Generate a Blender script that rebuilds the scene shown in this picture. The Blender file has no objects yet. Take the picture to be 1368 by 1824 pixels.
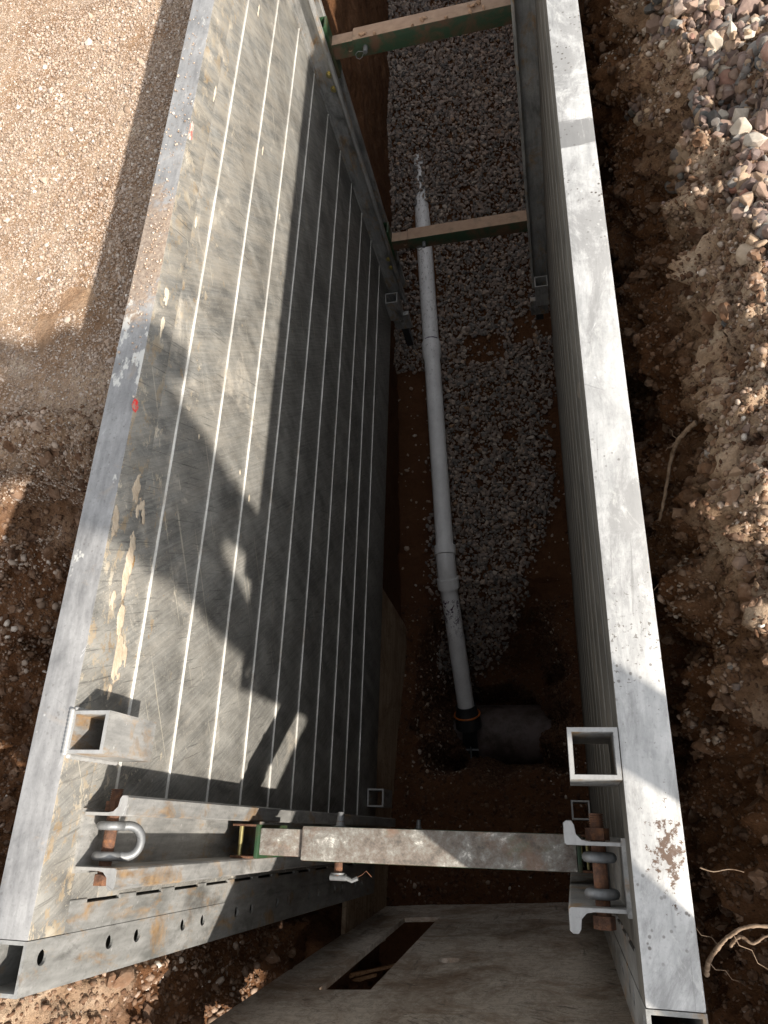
import bpy, bmesh, math, random
import numpy as np
from mathutils import Vector, Matrix, Euler

random.seed(7)
RNG = np.random.default_rng(7)
SC = bpy.context.scene
COL = SC.collection

# ------------------------------------------------------------------ camera
# world: X across the trench, Y along it, Z up, Z = 0 is the top of the trench shield
F_PX, W_PX, H_PX = 1277.34, 1368, 1824
ROT = Matrix(((0.972, -0.068, -0.225), (0.029, -0.915, 0.403), (-0.233, -0.398, -0.887)))
cam_d = bpy.data.cameras.new('camera')
cam = bpy.data.objects.new('camera', cam_d)
COL.objects.link(cam)
cx, cz = ROT.col[0].normalized(), -ROT.col[2].normalized()
cy = cz.cross(cx).normalized(); cx = cy.cross(cz).normalized()
m = Matrix.Identity(4)
for r in range(3):
    m[r][0], m[r][1], m[r][2] = cx[r], cy[r], cz[r]
m[2][3] = 1.2
cam.matrix_world = m
cam_d.sensor_fit = 'VERTICAL'; cam_d.sensor_height = 36.0
cam_d.lens = 36.0 * F_PX / H_PX
cam_d.clip_start = 0.02; cam_d.clip_end = 500
SC.camera = cam

# ------------------------------------------------------------------ light
SUN_DIR = Vector((-1.0, 0.66, -0.735)).normalized()          # the way the light travels
to_sun = -SUN_DIR
elev = math.asin(to_sun.z); azim = math.atan2(to_sun.x, to_sun.y)   # from +Y, clockwise
world = bpy.data.worlds.new('World'); SC.world = world; world.use_nodes = True
wn = world.node_tree; bg = wn.nodes['Background']
sky = wn.nodes.new('ShaderNodeTexSky'); sky.sky_type = 'NISHITA'; sky.sun_disc = False
sky.sun_elevation = elev; sky.sun_rotation = azim
hsv = wn.nodes.new('ShaderNodeHueSaturation'); hsv.inputs['Saturation'].default_value = 0.12      # a milky, hazy sky
wn.links.new(sky.outputs[0], hsv.inputs['Color']); wn.links.new(hsv.outputs[0], bg.inputs[0]); bg.inputs[1].default_value = 0.15
sun_d = bpy.data.lights.new('sun', 'SUN'); sun_d.energy = 4.1; sun_d.angle = math.radians(1.1)
sun_d.color = (1.0, 0.93, 0.83)
sun = bpy.data.objects.new('sun', sun_d); COL.objects.link(sun)
sun.rotation_euler = SUN_DIR.to_track_quat('-Z', 'Y').to_euler(); sun.location = (6, -4, 6)
SC.view_settings.view_transform = 'Standard'; SC.view_settings.look = 'None'
SC.view_settings.exposure = 1.22; SC.view_settings.gamma = 1.0
SC.view_settings.use_curve_mapping = False
SC.cycles.diffuse_bounces = 6

# ------------------------------------------------------------------ numpy noise
def _hash(ix, iy, iz, seed):
    h = (ix * 374761393 + iy * 668265263 + iz * 2147483647 + seed * 974711) & 0xFFFFFFFF
    h = ((h ^ (h >> 13)) * 1274126177) & 0xFFFFFFFF
    h = ((h ^ (h >> 16)) * 2246822519) & 0xFFFFFFFF
    return ((h ^ (h >> 15)) & 0xFFFFFF).astype(np.float64) / float(0xFFFFFF) * 2 - 1
def vnoise(p, seed=0):
    p = np.asarray(p, float); i = np.floor(p).astype(np.int64); f = p - i
    u = f * f * f * (f * (f * 6 - 15) + 10)
    r = 0
    for dx in (0, 1):
        wx = u[:, 0] if dx else 1 - u[:, 0]
        for dy in (0, 1):
            wy = u[:, 1] if dy else 1 - u[:, 1]
            for dz in (0, 1):
                wz = u[:, 2] if dz else 1 - u[:, 2]
                r = r + _hash(i[:, 0] + dx, i[:, 1] + dy, i[:, 2] + dz, seed) * wx * wy * wz
    return r
def fbm(p, octaves=4, gain=0.5, seed=0):
    a, s, q = 1.0, 0.0, np.array(p, float)
    for k in range(octaves):
        s = s + a * vnoise(q, seed + k * 17); a *= gain; q = q * 2.03 + 11.7
    return s

# ------------------------------------------------------------------ materials
class NT:
    def __init__(self, name):
        self.m = bpy.data.materials.new(name); self.m.use_nodes = True
        self.t = self.m.node_tree; self.b = self.t.nodes['Principled BSDF']
        g = self.t.nodes.new('ShaderNodeNewGeometry'); self.pos = g.outputs['Position']; self.nrm = g.outputs['Normal']
    def n(self, kind, **kw):
        x = self.t.nodes.new(kind)
        for k, v in kw.items(): setattr(x, k, v)
        return x
    def link(self, a, b): self.t.links.new(a, b)
    def mapping(self, scale=(1, 1, 1), rot=(0, 0, 0), loc=(0, 0, 0), src=None):
        x = self.n('ShaderNodeMapping'); self.link(src or self.pos, x.inputs[0])
        x.inputs['Scale'].default_value = scale; x.inputs['Rotation'].default_value = rot; x.inputs['Location'].default_value = loc
        return x.outputs[0]
    def noise(self, scale, detail=4, rough=0.55, vec=None, dist=0.0):
        x = self.n('ShaderNodeTexNoise'); self.link(vec or self.pos, x.inputs['Vector'])
        x.inputs['Scale'].default_value = scale; x.inputs['Detail'].default_value = detail
        x.inputs['Roughness'].default_value = rough; x.inputs['Distortion'].default_value = dist
        return x.outputs['Fac']
    def voro(self, scale, vec=None, feature='F1', out='Distance', rand=1.0):
        x = self.n('ShaderNodeTexVoronoi', feature=feature); self.link(vec or self.pos, x.inputs['Vector'])
        x.inputs['Scale'].default_value = scale; x.inputs['Randomness'].default_value = rand
        return x.outputs[out]
    def ramp(self, fac, stops, interp='LINEAR'):
        x = self.n('ShaderNodeValToRGB'); self.link(fac, x.inputs[0]); r = x.color_ramp; r.interpolation = interp
        while len(r.elements) > len(stops): r.elements.remove(r.elements[-1])
        while len(r.elements) < len(stops): r.elements.new(0.5)
        for e, (p, c) in zip(r.elements, stops):
            e.position = p; e.color = (c, c, c, 1) if isinstance(c, (int, float)) else (*c, 1)
        return x.outputs[0]
    def mix(self, fac, a, b, mode='MIX'):
        x = self.n('ShaderNodeMix', data_type='RGBA', blend_type=mode)
        for v, i in ((fac, 0), (a, 6), (b, 7)):
            if isinstance(v, (int, float)): x.inputs[i].default_value = v if i == 0 else (v, v, v, 1)
            elif isinstance(v, tuple): x.inputs[i].default_value = (*v, 1)
            else: self.link(v, x.inputs[i])
        return x.outputs[2]
    def math(self, op, a, b=0.0, clamp=False):
        x = self.n('ShaderNodeMath', operation=op, use_clamp=clamp)
        for v, i in ((a, 0), (b, 1)):
            if isinstance(v, (int, float)): x.inputs[i].default_value = v
            else: self.link(v, x.inputs[i])
        return x.outputs[0]
    def sep(self):
        x = self.n('ShaderNodeSeparateXYZ'); self.link(self.pos, x.inputs[0]); return x.outputs
    def attr(self, name):
        x = self.n('ShaderNodeAttribute', attribute_name=name); return x.outputs['Fac']
    def bump(self, h, strength=0.3, dist=0.01, prev=None):
        x = self.n('ShaderNodeBump'); self.link(h, x.inputs['Height'])
        x.inputs['Strength'].default_value = strength; x.inputs['Distance'].default_value = dist
        if prev is not None: self.link(prev, x.inputs['Normal'])
        return x.outputs[0]
    def set(self, color=None, rough=None, metal=None, normal=None, spec=None):
        for v, k in ((color, 'Base Color'), (rough, 'Roughness'), (metal, 'Metallic'), (normal, 'Normal'), (spec, 'Specular IOR Level')):
            if v is None: continue
            if isinstance(v, tuple): self.b.inputs[k].default_value = (*v, 1)
            elif isinstance(v, (int, float)): self.b.inputs[k].default_value = v
            else: self.link(v, self.b.inputs[k])
        return self.m

def metal_mat(name, dark, light, dirt, dirt_amt, rough=(0.38, 0.6), metal=0.75, streak=(1.0, 0.12, 1.0), srot=(0, 0, 0), speck=0.0, scratch=0.3, band=False, stain=0.0, dust_y=False, marks=False):
    t = NT(name)
    st = t.noise(60, 5, 0.6, t.mapping(streak, src=t.mapping((1, 1, 1), srot)))
    st2 = t.noise(150, 5, 0.7, t.mapping((1, 0.04, 1), src=t.mapping((1, 1, 1), (0.95, 0, 0))))
    cl = t.noise(5.5, 6, 0.65, dist=0.6)
    fine = t.noise(140, 3, 0.6)
    v = t.math('ADD', t.math('MULTIPLY', st, 0.45), t.math('MULTIPLY', cl, 0.55))
    v = t.math('ADD', v, t.math('MULTIPLY', t.math('SUBTRACT', st2, 0.5), 0.55 * scratch))
    c = t.mix(t.ramp(v, [(0.36, 0.0), (0.64, 1.0)]), dark, light)
    c = t.mix(t.ramp(fine, [(0.58, 0.0), (0.75, 0.35)]), c, tuple(x * 0.45 for x in dark))
    dm = t.ramp(t.noise(7, 8, 0.72, dist=0.8), [(0.62 - dirt_amt * 0.3, 0.0), (0.80 - dirt_amt * 0.3, 1.0)])
    c = t.mix(t.math('MULTIPLY', dm, 0.85), c, dirt)
    if band:                                                           # splashed and dusty along its upper edge
        zb = t.n('ShaderNodeMapRange'); t.link(t.sep()[2], zb.inputs[0]); zb.inputs[1].default_value = -0.36; zb.inputs[2].default_value = -0.04
        spl = t.noise(34, 7, 0.75, t.mapping((1, 0.55, 1)), 0.3)
        spm = t.ramp(t.math('ADD', spl, t.math('MULTIPLY', zb.outputs[0], 0.115)), [(0.645, 0.0), (0.68, 1.0)])
        c = t.mix(t.math('MULTIPLY', spm, 0.85), c, t.ramp(t.noise(16, 4), [(0.35, (0.27, 0.18, 0.09)), (0.5, (0.40, 0.32, 0.22)), (0.65, (0.56, 0.50, 0.40))]))
        drk = t.ramp(t.noise(3.4, 5, 0.6, t.mapping((1, 0.7, 1), loc=(2, 5, 3))), [(0.48, 0.0), (0.68, 0.35)])
        c = t.mix(drk, c, tuple(x * 0.75 for x in dark))
        dz = t.n('ShaderNodeMapRange'); t.link(t.sep()[2], dz.inputs[0]); dz.inputs[1].default_value = -1.0; dz.inputs[2].default_value = -0.1
        dy_ = t.n('ShaderNodeMapRange'); t.link(t.sep()[1], dy_.inputs[0]); dy_.inputs[1].default_value = 0.5; dy_.inputs[2].default_value = 1.8; dy_.inputs[3].default_value = 0.35
        dv = t.ramp(t.noise(26, 7, 0.72, t.mapping((1, 0.16, 1), src=t.mapping((1, 1, 1), (0.95, 0, 0)))), [(0.40, 0.0), (0.62, 0.75)])
        c = t.mix(t.math('MULTIPLY', dv, t.math('MULTIPLY', dz.outputs[0], dy_.outputs[0])), c, (0.42, 0.375, 0.31))
        line = t.ramp(t.noise(120, 3, 0.6, t.mapping((1, 0.012, 1), src=t.mapping((1, 1, 1), (-0.55, 0, 0)))), [(0.655, 0.0), (0.69, 0.9)])
        c = t.mix(t.math('MULTIPLY', line, t.ramp(t.noise(5, 3), [(0.45, 0.0), (0.55, 1.0)])), c, (0.50, 0.46, 0.38))
    if stain > 0:
        stn = t.noise(11, 7, 0.72, t.mapping((1, 1, 0.6), loc=(5, 1, 7)), 0.5)
        c = t.mix(t.ramp(stn, [(0.56 - 0.1 * stain, 0.0), (0.68 - 0.1 * stain, 0.85)]), c, t.ramp(t.noise(40, 5), [(0.35, (0.20, 0.11, 0.04)), (0.65, (0.40, 0.26, 0.13))]))
        blk = t.noise(9, 6, 0.7, t.mapping((1, 1, 0.5), loc=(9, 4, 2)), 0.4)
        c = t.mix(t.ramp(blk, [(0.54, 0.0), (0.66, 0.75)]), c, (0.075, 0.072, 0.066))
    if band:
        dk = t.noise(170, 4, 0.65, t.mapping((1, 0.03, 1), src=t.mapping((1, 1, 1), (1.25, 0, 0))))
        c = t.mix(t.math('MULTIPLY', t.ramp(dk, [(0.58, 0.0), (0.66, 0.75)]), t.ramp(t.noise(4, 5, 0.65, t.mapping((1, 1, 1), loc=(2, 9, 4))), [(0.42, 0.2), (0.6, 1.0)])), c, tuple(x * 0.55 for x in dark))
        pit_ = t.ramp(t.noise(260, 2, 0.5), [(0.64, 0.0), (0.70, 0.6)])
        c = t.mix(pit_, c, (0.46, 0.42, 0.35))
    ln = t.noise(150, 3, 0.6, t.mapping((1, 0.02, 1), src=t.mapping((1, 1, 1), (0.3, 0.2, 0.35))))
    sm = t.math('MULTIPLY', t.ramp(ln, [(0.66, 0.0), (0.72, 0.7)]), t.ramp(t.noise(6, 3), [(0.5, 0.0), (0.62, 1.0)]))
    c = t.mix(sm, c, tuple(min(0.9, x * 1.35 + 0.04) for x in light))
    ln2 = t.noise(130, 3, 0.6, t.mapping((0.03, 1, 1), src=t.mapping((1, 1, 1), (0.0, 0.0, 0.5), (3, 3, 3))))
    c = t.mix(t.math('MULTIPLY', t.ramp(ln2, [(0.67, 0.0), (0.72, 0.6)]), t.ramp(t.noise(5, 3, vec=t.mapping((1, 1, 1), loc=(6, 6, 1))), [(0.5, 0.0), (0.6, 1.0)])), c, tuple(x * 0.6 for x in dark))
    if marks:                                                          # scrapes, a strap-rubbed band and a rust spatter on the right rail
        sx, sy, _ = t.sep()
        def near(v, c0, w0): return t.math('SUBTRACT', 1.0, t.math('MULTIPLY', t.math('ABSOLUTE', t.math('SUBTRACT', v, c0)), 1.0 / w0), True)
        bd = t.math('ADD', t.math('MULTIPLY', near(sy, 1.455, 0.075), 1.2), t.math('MULTIPLY', t.math('SUBTRACT', t.noise(40, 5, 0.7, t.mapping((0.25, 1, 1))), 0.5), 0.9))
        c = t.mix(t.ramp(bd, [(0.50, 0.0), (0.62, 0.85)]), c, (0.17, 0.168, 0.165))
        lt = t.math('MULTIPLY', near(sy, 1.62, 0.10), t.ramp(t.noise(18, 5, 0.7, t.mapping((1, 2.5, 1), (0, 0, 0.3))), [(0.5, 0.0), (0.6, 0.8)]))
        c = t.mix(lt, c, (0.75, 0.74, 0.71))
        md = t.ramp(t.noise(8, 10, 0.78, t.mapping((1, 0.4, 1), loc=(3, 3, 3)), 0.6), [(0.47, 0.0), (0.58, 0.75)])
        c = t.mix(md, c, (0.24, 0.236, 0.23))
        gs = t.noise(120, 3, 0.6, t.mapping((1, 0.03, 1), src=t.mapping((1, 1, 1), (0, 0, 0.05))))
        c = t.mix(t.math('MULTIPLY', t.ramp(gs, [(0.62, 0.0), (0.70, 0.7)]), t.ramp(t.noise(2.6, 4), [(0.45, 0.0), (0.6, 1.0)])), c, (0.16, 0.155, 0.15))
        pale = t.ramp(t.noise(15, 9, 0.8, t.mapping((1, 0.5, 1), loc=(8, 1, 3)), 0.6), [(0.55, 0.0), (0.63, 0.55)])
        c = t.mix(pale, c, (0.60, 0.59, 0.56))
        rs = t.math('ADD', t.noise(85, 6, 0.75), t.math('MULTIPLY', t.math('MULTIPLY', near(sy, -0.02, 0.13), near(sx, 0.132, 0.06)), 0.34))
        c = t.mix(t.ramp(rs, [(0.735, 0.0), (0.78, 0.95)]), c, (0.085, 0.05, 0.032))
        ps = t.math('ADD', t.noise(110, 5, 0.75, t.mapping((1, 1, 1), loc=(2, 2, 2))), t.math('MULTIPLY', near(sy, 0.30, 0.28), 0.13))
        c = t.mix(t.ramp(ps, [(0.70, 0.0), (0.74, 0.85)]), c, (0.10, 0.085, 0.07))
    if dust_y:                                                         # sandy spill across one stretch of the rail
        yy = t.sep()[1]; w_ = t.math('SUBTRACT', 1.0, t.math('MULTIPLY', t.math('ABSOLUTE', t.math('SUBTRACT', yy, 1.30)), 2.6), True)
        sp_ = t.math('ADD', t.noise(13, 8, 0.75), t.math('MULTIPLY', w_, 0.42))
        c = t.mix(t.ramp(sp_, [(0.68, 0.0), (0.78, 0.9)]), c, t.ramp(t.noise(90, 5, 0.7), [(0.35, (0.20, 0.14, 0.10)), (0.65, (0.42, 0.33, 0.25))]))
        chip = t.math('ADD', t.noise(7, 6, 0.65, t.mapping((1, 0.5, 1), loc=(1, 8, 2))), t.math('MULTIPLY', t.math('SUBTRACT', 1.0, t.math('MULTIPLY', t.math('ABSOLUTE', t.math('SUBTRACT', yy, 0.93)), 3.5), True), 0.14))
        c = t.mix(t.ramp(chip, [(0.63, 0.0), (0.65, 0.8)]), c, (0.60, 0.585, 0.54))
    if speck > 0:
        sp = t.ramp(t.voro(75), [(0.0, 1.0), (0.16, 0.75), (0.22, 0.0)])
        sp = t.math('MULTIPLY', sp, t.ramp(t.noise(4.5, 4), [(0.5, 0.0), (0.6, 1.0)]))
        c = t.mix(t.math('MULTIPLY', sp, speck), c, (0.06, 0.045, 0.035))
        sp2 = t.math('MULTIPLY', t.ramp(t.voro(48, t.mapping((1, 1, 1), loc=(3, 1, 2))), [(0.0, 1.0), (0.15, 0.0)]), t.ramp(t.noise(3.5, 3, vec=t.mapping((1, 1, 1), loc=(7, 2, 5))), [(0.5, 0.0), (0.62, 1.0)]))
        c = t.mix(t.math('MULTIPLY', sp2, 0.6), c, (0.85, 0.84, 0.8))
    r = t.math('ADD', t.math('MULTIPLY', cl, rough[1] - rough[0]), rough[0])
    r = t.math('ADD', r, t.math('MULTIPLY', dm, 0.35), True)
    mt = t.math('MULTIPLY', t.math('SUBTRACT', 1.0, dm, True), metal)
    nb = t.bump(t.math('ADD', st, t.math('MULTIPLY', dm, 0.8)), 0.18, 0.004)
    return t.set(c, r, mt, nb)

M = {}
M['rail_bright'] = metal_mat('scuffed bright aluminium', (0.32, 0.32, 0.314), (0.56, 0.552, 0.537), (0.30, 0.26, 0.22), 0.02, (0.45, 0.65), 0.35, (1, 0.2, 1), speck=1.0, marks=True)
M['rail_grey'] = metal_mat('dull grey aluminium', (0.17, 0.168, 0.168), (0.36, 0.355, 0.35), (0.30, 0.24, 0.18), 0.10, (0.45, 0.65), 0.4, (1, 0.2, 1), speck=0.35, dust_y=True)
M['plank'] = metal_mat('weathered grey aluminium plank', (0.13, 0.127, 0.118), (0.33, 0.322, 0.298), (0.30, 0.265, 0.215), 0.16, (0.42, 0.62), 0.45, (1.0, 0.35, 0.10), (0.25, 0, 0), scratch=1.0, band=True)
M['plank_shade'] = metal_mat('worn aluminium plank darkened for shade', (0.075, 0.07, 0.06), (0.185, 0.172, 0.148), (0.17, 0.13, 0.09), 0.2, (0.45, 0.65), 0.4, (1.0, 0.05, 1.0), scratch=0.4)  # right panel's planks: shade of the unlit face is put into the colour
M['bead_dull'] = metal_mat('dull seam bead', (0.13, 0.125, 0.115), (0.26, 0.245, 0.22), (0.3, 0.22, 0.15), 0.1, (0.4, 0.55), 0.3)
M['bead'] = metal_mat('polished seam bead', (0.42, 0.41, 0.385), (0.80, 0.785, 0.74), (0.30, 0.25, 0.19), 0.30, (0.35, 0.5), 0.3)
M['post'] = metal_mat('stained aluminium post', (0.15, 0.15, 0.14), (0.36, 0.355, 0.34), (0.25, 0.17, 0.09), 0.12, (0.4, 0.6), 0.4, (1, 1, 0.2), stain=0.2)
M['channel'] = metal_mat('rust stained aluminium channel', (0.17, 0.17, 0.165), (0.40, 0.39, 0.37), (0.27, 0.17, 0.08), 0.12, (0.4, 0.6), 0.4, (1, 1, 0.15), stain=0.35)
M['cut'] = metal_mat('bright cut aluminium end', (0.26, 0.257, 0.25), (0.42, 0.413, 0.40), (0.3, 0.25, 0.2), 0.0, (0.4, 0.55), 0.4)
M['galv'] = metal_mat('galvanised steel', (0.10, 0.104, 0.106), (0.21, 0.213, 0.215), (0.3, 0.25, 0.2), 0.08, (0.45, 0.6), 0.5)
M['brass'] = metal_mat('yellow zinc plated steel', (0.35, 0.29, 0.12), (0.62, 0.54, 0.26), (0.2, 0.12, 0.05), 0.03, (0.25, 0.4), 0.85)
M['black'] = metal_mat('black rubber', (0.012, 0.012, 0.013), (0.03, 0.03, 0.031), (0.06, 0.04, 0.025), 0.06, (0.5, 0.7), 0.0)

def rust_mat():
    t = NT('flaking orange rust')
    c = t.ramp(t.noise(70, 6, 0.7), [(0.3, (0.04, 0.018, 0.01)), (0.52, (0.10, 0.045, 0.024)), (0.68, (0.19, 0.08, 0.032)), (0.80, (0.40, 0.16, 0.045))])
    return t.set(c, 0.85, 0.0, t.bump(t.noise(180, 4), 0.5, 0.004))
M['rust'] = rust_mat()

def green_mat(name, dust_top):
    t = NT(name)
    c = t.mix(t.ramp(t.noise(9, 7, 0.7, dist=0.5), [(0.45, 0.0), (0.60, 1.0)]), (0.024, 0.050, 0.026), (0.095, 0.052, 0.030))
    c = t.mix(t.ramp(t.noise(40, 5, 0.7), [(0.58, 0.0), (0.7, 0.8)]), c, (0.06, 0.025, 0.012))
    sz = t.n('ShaderNodeSeparateXYZ'); t.link(t.nrm, sz.inputs[0])
    up = t.ramp(sz.outputs[2], [(0.55, 0.0), (0.9, 1.0)])           # earth lies on what faces up
    if dust_top == 'earth':
        dust = t.ramp(t.noise(26, 5, 0.65), [(0.3, (0.26, 0.17, 0.115)), (0.7, (0.36, 0.245, 0.17))])
        d = t.math('MULTIPLY', up, t.ramp(t.noise(11, 6, 0.7), [(0.30, 0.55), (0.45, 1.0)]))
    else:                                                              # worn paint, cement and rust blotches
        b1 = t.ramp(t.noise(24, 9, 0.8, dist=0.15), [(0.36, (0.09, 0.08, 0.07)), (0.46, (0.17, 0.14, 0.118)), (0.54, (0.22, 0.208, 0.185)), (0.60, (0.33, 0.31, 0.28)), (0.64, (0.66, 0.63, 0.57))])
        b2 = t.ramp(t.noise(17, 6, 0.7, t.mapping((1, 1, 1), loc=(4, 9, 1))), [(0.48, (0.21, 0.115, 0.07)), (0.6, (0.12, 0.145, 0.085))])
        dust = t.mix(t.ramp(t.noise(8, 5, 0.7, t.mapping((1, 1, 1), loc=(1, 2, 8))), [(0.55, 0.0), (0.67, 0.55)]), b1, b2)
        d = t.math('MULTIPLY', up, 0.95)
    c = t.mix(d, c, dust)
    return t.set(c, t.math('ADD', 0.5, t.math('MULTIPLY', d, 0.4)), 0.0, t.bump(t.noise(90, 6, 0.7), 0.35, 0.004))
M['green_earth'] = green_mat('green paint under dry earth', 'earth')
M['green_worn'] = green_mat('green paint worn to cement and rust', 'worn')
t = NT('clean green paint'); M['green'] = t.set(t.mix(t.ramp(t.noise(14, 5), [(0.45, 0.0), (0.62, 0.6)]), (0.016, 0.045, 0.018), (0.085, 0.045, 0.025)), 0.5, 0.0)

def earth_nodes(t, wet=False):
    """soil: pale stony crust near the surface, red brown loam below"""
    z = t.sep()[2]
    zz = t.math('ADD', z, t.math('MULTIPLY', t.math('SUBTRACT', t.noise(3.2, 5, 0.6), 0.5), 0.55))
    loam = t.ramp(t.noise(5, 8, 0.7, dist=0.4), [(0.3, (0.062, 0.026, 0.011)), (0.5, (0.118, 0.054, 0.024)), (0.7, (0.19, 0.10, 0.052))])
    crust = t.ramp(t.noise(6, 8, 0.72, dist=0.3), [(0.32, (0.25, 0.16, 0.095)), (0.5, (0.38, 0.275, 0.19)), (0.66, (0.53, 0.44, 0.34))])
    crust = t.mix(t.ramp(t.noise(2.3, 6, 0.7, t.mapping((1, 1, 1), loc=(4, 2, 0)), 0.4), [(0.44, 0.0), (0.60, 0.8)]), crust, t.ramp(t.noise(30, 5, 0.7), [(0.35, (0.19, 0.105, 0.055)), (0.65, (0.34, 0.22, 0.135))]))
    mr = t.n('ShaderNodeMapRange'); t.link(zz, mr.inputs[0]); mr.inputs[1].default_value = -0.50; mr.inputs[2].default_value = -0.20
    c = t.mix(mr.outputs[0], loam, crust)
    deep = t.n('ShaderNodeMapRange'); t.link(z, deep.inputs[0]); deep.inputs[1].default_value = -1.8; deep.inputs[2].default_value = -2.9
    c = t.mix(t.math('MULTIPLY', deep.outputs[0], 0.8), c, (0.080, 0.034, 0.015))     # damp subsoil
    grit = t.noise(120, 4, 0.75)
    c = t.mix(t.ramp(grit, [(0.5, 0.0), (0.7, 0.5)]), c, (0.40, 0.33, 0.26), 'MIX') if False else t.mix(0.55, c, t.ramp(grit, [(0.3, 0.35), (0.7, 0.72)]), 'OVERLAY')
    return c
def soil_mat():
    t = NT('stony red brown earth'); c = earth_nodes(t)
    b = t.bump(t.noise(38, 8, 0.72), 0.9, 0.02)
    b = t.bump(t.voro(85), 0.35, 0.006, b)
    b = t.bump(t.noise(190, 4, 0.7), 0.6, 0.004, b)
    return t.set(c, 0.95, 0.0, b, 0.15)
M['soil'] = soil_mat()

def stone_mat(name, stops, dust, rough=0.75, damp=0.0):
    t = NT(name); r = t.attr('rnd')
    c = t.ramp(r, stops)
    c = t.mix(0.6, c, t.ramp(t.noise(55, 6, 0.7), [(0.3, 0.33), (0.7, 0.68)]), 'OVERLAY')
    vein = t.math('MULTIPLY', t.ramp(t.noise(22, 4, 0.6, t.mapping((1, 3, 1.5), (0.4, 0.7, 0.2))), [(0.62, 0.0), (0.7, 0.5)]), t.ramp(r, [(0.4, 0.0), (0.75, 1.0)]))
    c = t.mix(vein, c, (0.5, 0.46, 0.42))
    d = t.ramp(t.noise(30, 5, 0.7), [(0.45, 0.0), (0.7, dust)])
    c = t.mix(d, c, (0.36, 0.27, 0.20))
    return t.set(c, rough, 0.0, t.bump(t.noise(160, 5, 0.7), 0.25, 0.003), 0.3)
MIXED = [(0.0, (0.07, 0.069, 0.067)), (0.14, (0.17, 0.163, 0.153)), (0.30, (0.125, 0.088, 0.078)), (0.52, (0.185, 0.125, 0.102)), (0.70, (0.25, 0.17, 0.12)), (0.86, (0.30, 0.215, 0.14)), (0.94, (0.44, 0.395, 0.33)), (1.0, (0.21, 0.085, 0.055))]
BED = [(0.0, (0.095, 0.09, 0.086)), (0.2, (0.18, 0.163, 0.15)), (0.5, (0.235, 0.185, 0.158)), (0.75, (0.28, 0.212, 0.17)), (0.93, (0.38, 0.325, 0.275)), (1.0, (0.30, 0.185, 0.105))]
CRUST = [(0.0, (0.17, 0.12, 0.085)), (0.3, (0.28, 0.20, 0.145)), (0.6, (0.37, 0.285, 0.22)), (0.85, (0.32, 0.26, 0.22)), (0.96, (0.44, 0.38, 0.32)), (1.0, (0.62, 0.57, 0.51))]
CLOD = [(0.0, (0.06, 0.028, 0.014)), (0.5, (0.105, 0.054, 0.028)), (1.0, (0.18, 0.11, 0.07))]
M['heap'] = stone_mat('mixed river stone', MIXED, 0.35)
M['bed'] = stone_mat('grey bedding stone', BED, 0.25)
M['crust'] = stone_mat('dusty pebble', CRUST, 0.5)
M['bankstone'] = stone_mat('loam smeared pebble', [(0.0, (0.10, 0.062, 0.04)), (0.4, (0.19, 0.125, 0.085)), (0.75, (0.27, 0.195, 0.145)), (0.94, (0.34, 0.28, 0.23)), (1.0, (0.55, 0.50, 0.44))], 0.4)
M['dampclod'] = stone_mat('damp loam clod', [(0.0, (0.045, 0.019, 0.009)), (0.6, (0.082, 0.037, 0.017)), (1.0, (0.13, 0.07, 0.04))], 0.1, 0.95)
M['clod'] = stone_mat('loam clod', CLOD, 0.3, 0.95)
M['earthclod'] = stone_mat('dry earth clod', [(0, (0.32, 0.2, 0.13)), (1, (0.40, 0.26, 0.17))], 0.2, 0.95)

def mud_mat(name, a, b):
    t = NT(name)
    c = t.ramp(t.noise(30, 7, 0.7), [(0.3, a), (0.7, b)])
    return t.set(c, 0.95, 0.0, t.bump(t.noise(120, 5, 0.7), 0.5, 0.004), 0.1)
M['mud'] = mud_mat('dry tan mud', (0.33, 0.26, 0.185), (0.48, 0.405, 0.315))
M['mudpale'] = mud_mat('pale dried mud', (0.42, 0.355, 0.265), (0.56, 0.49, 0.385))
M['mudbrown'] = mud_mat('ochre mud', (0.20, 0.115, 0.045), (0.32, 0.20, 0.09))
t = NT('faded red paint'); M['redfaded'] = t.set(t.mix(t.ramp(t.noise(90, 5, 0.7, t.mapping((1, 0.2, 1))), [(0.46, 0.0), (0.54, 1.0)]), (0.42, 0.10, 0.08), (0.45, 0.40, 0.35)), 0.7)
t = NT('red marking paint'); M['red'] = t.set(t.mix(t.ramp(t.noise(60, 5, 0.7), [(0.5, 0.0), (0.6, 1.0)]), (0.62, 0.03, 0.03), (0.34, 0.25, 0.2)), 0.6)

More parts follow.
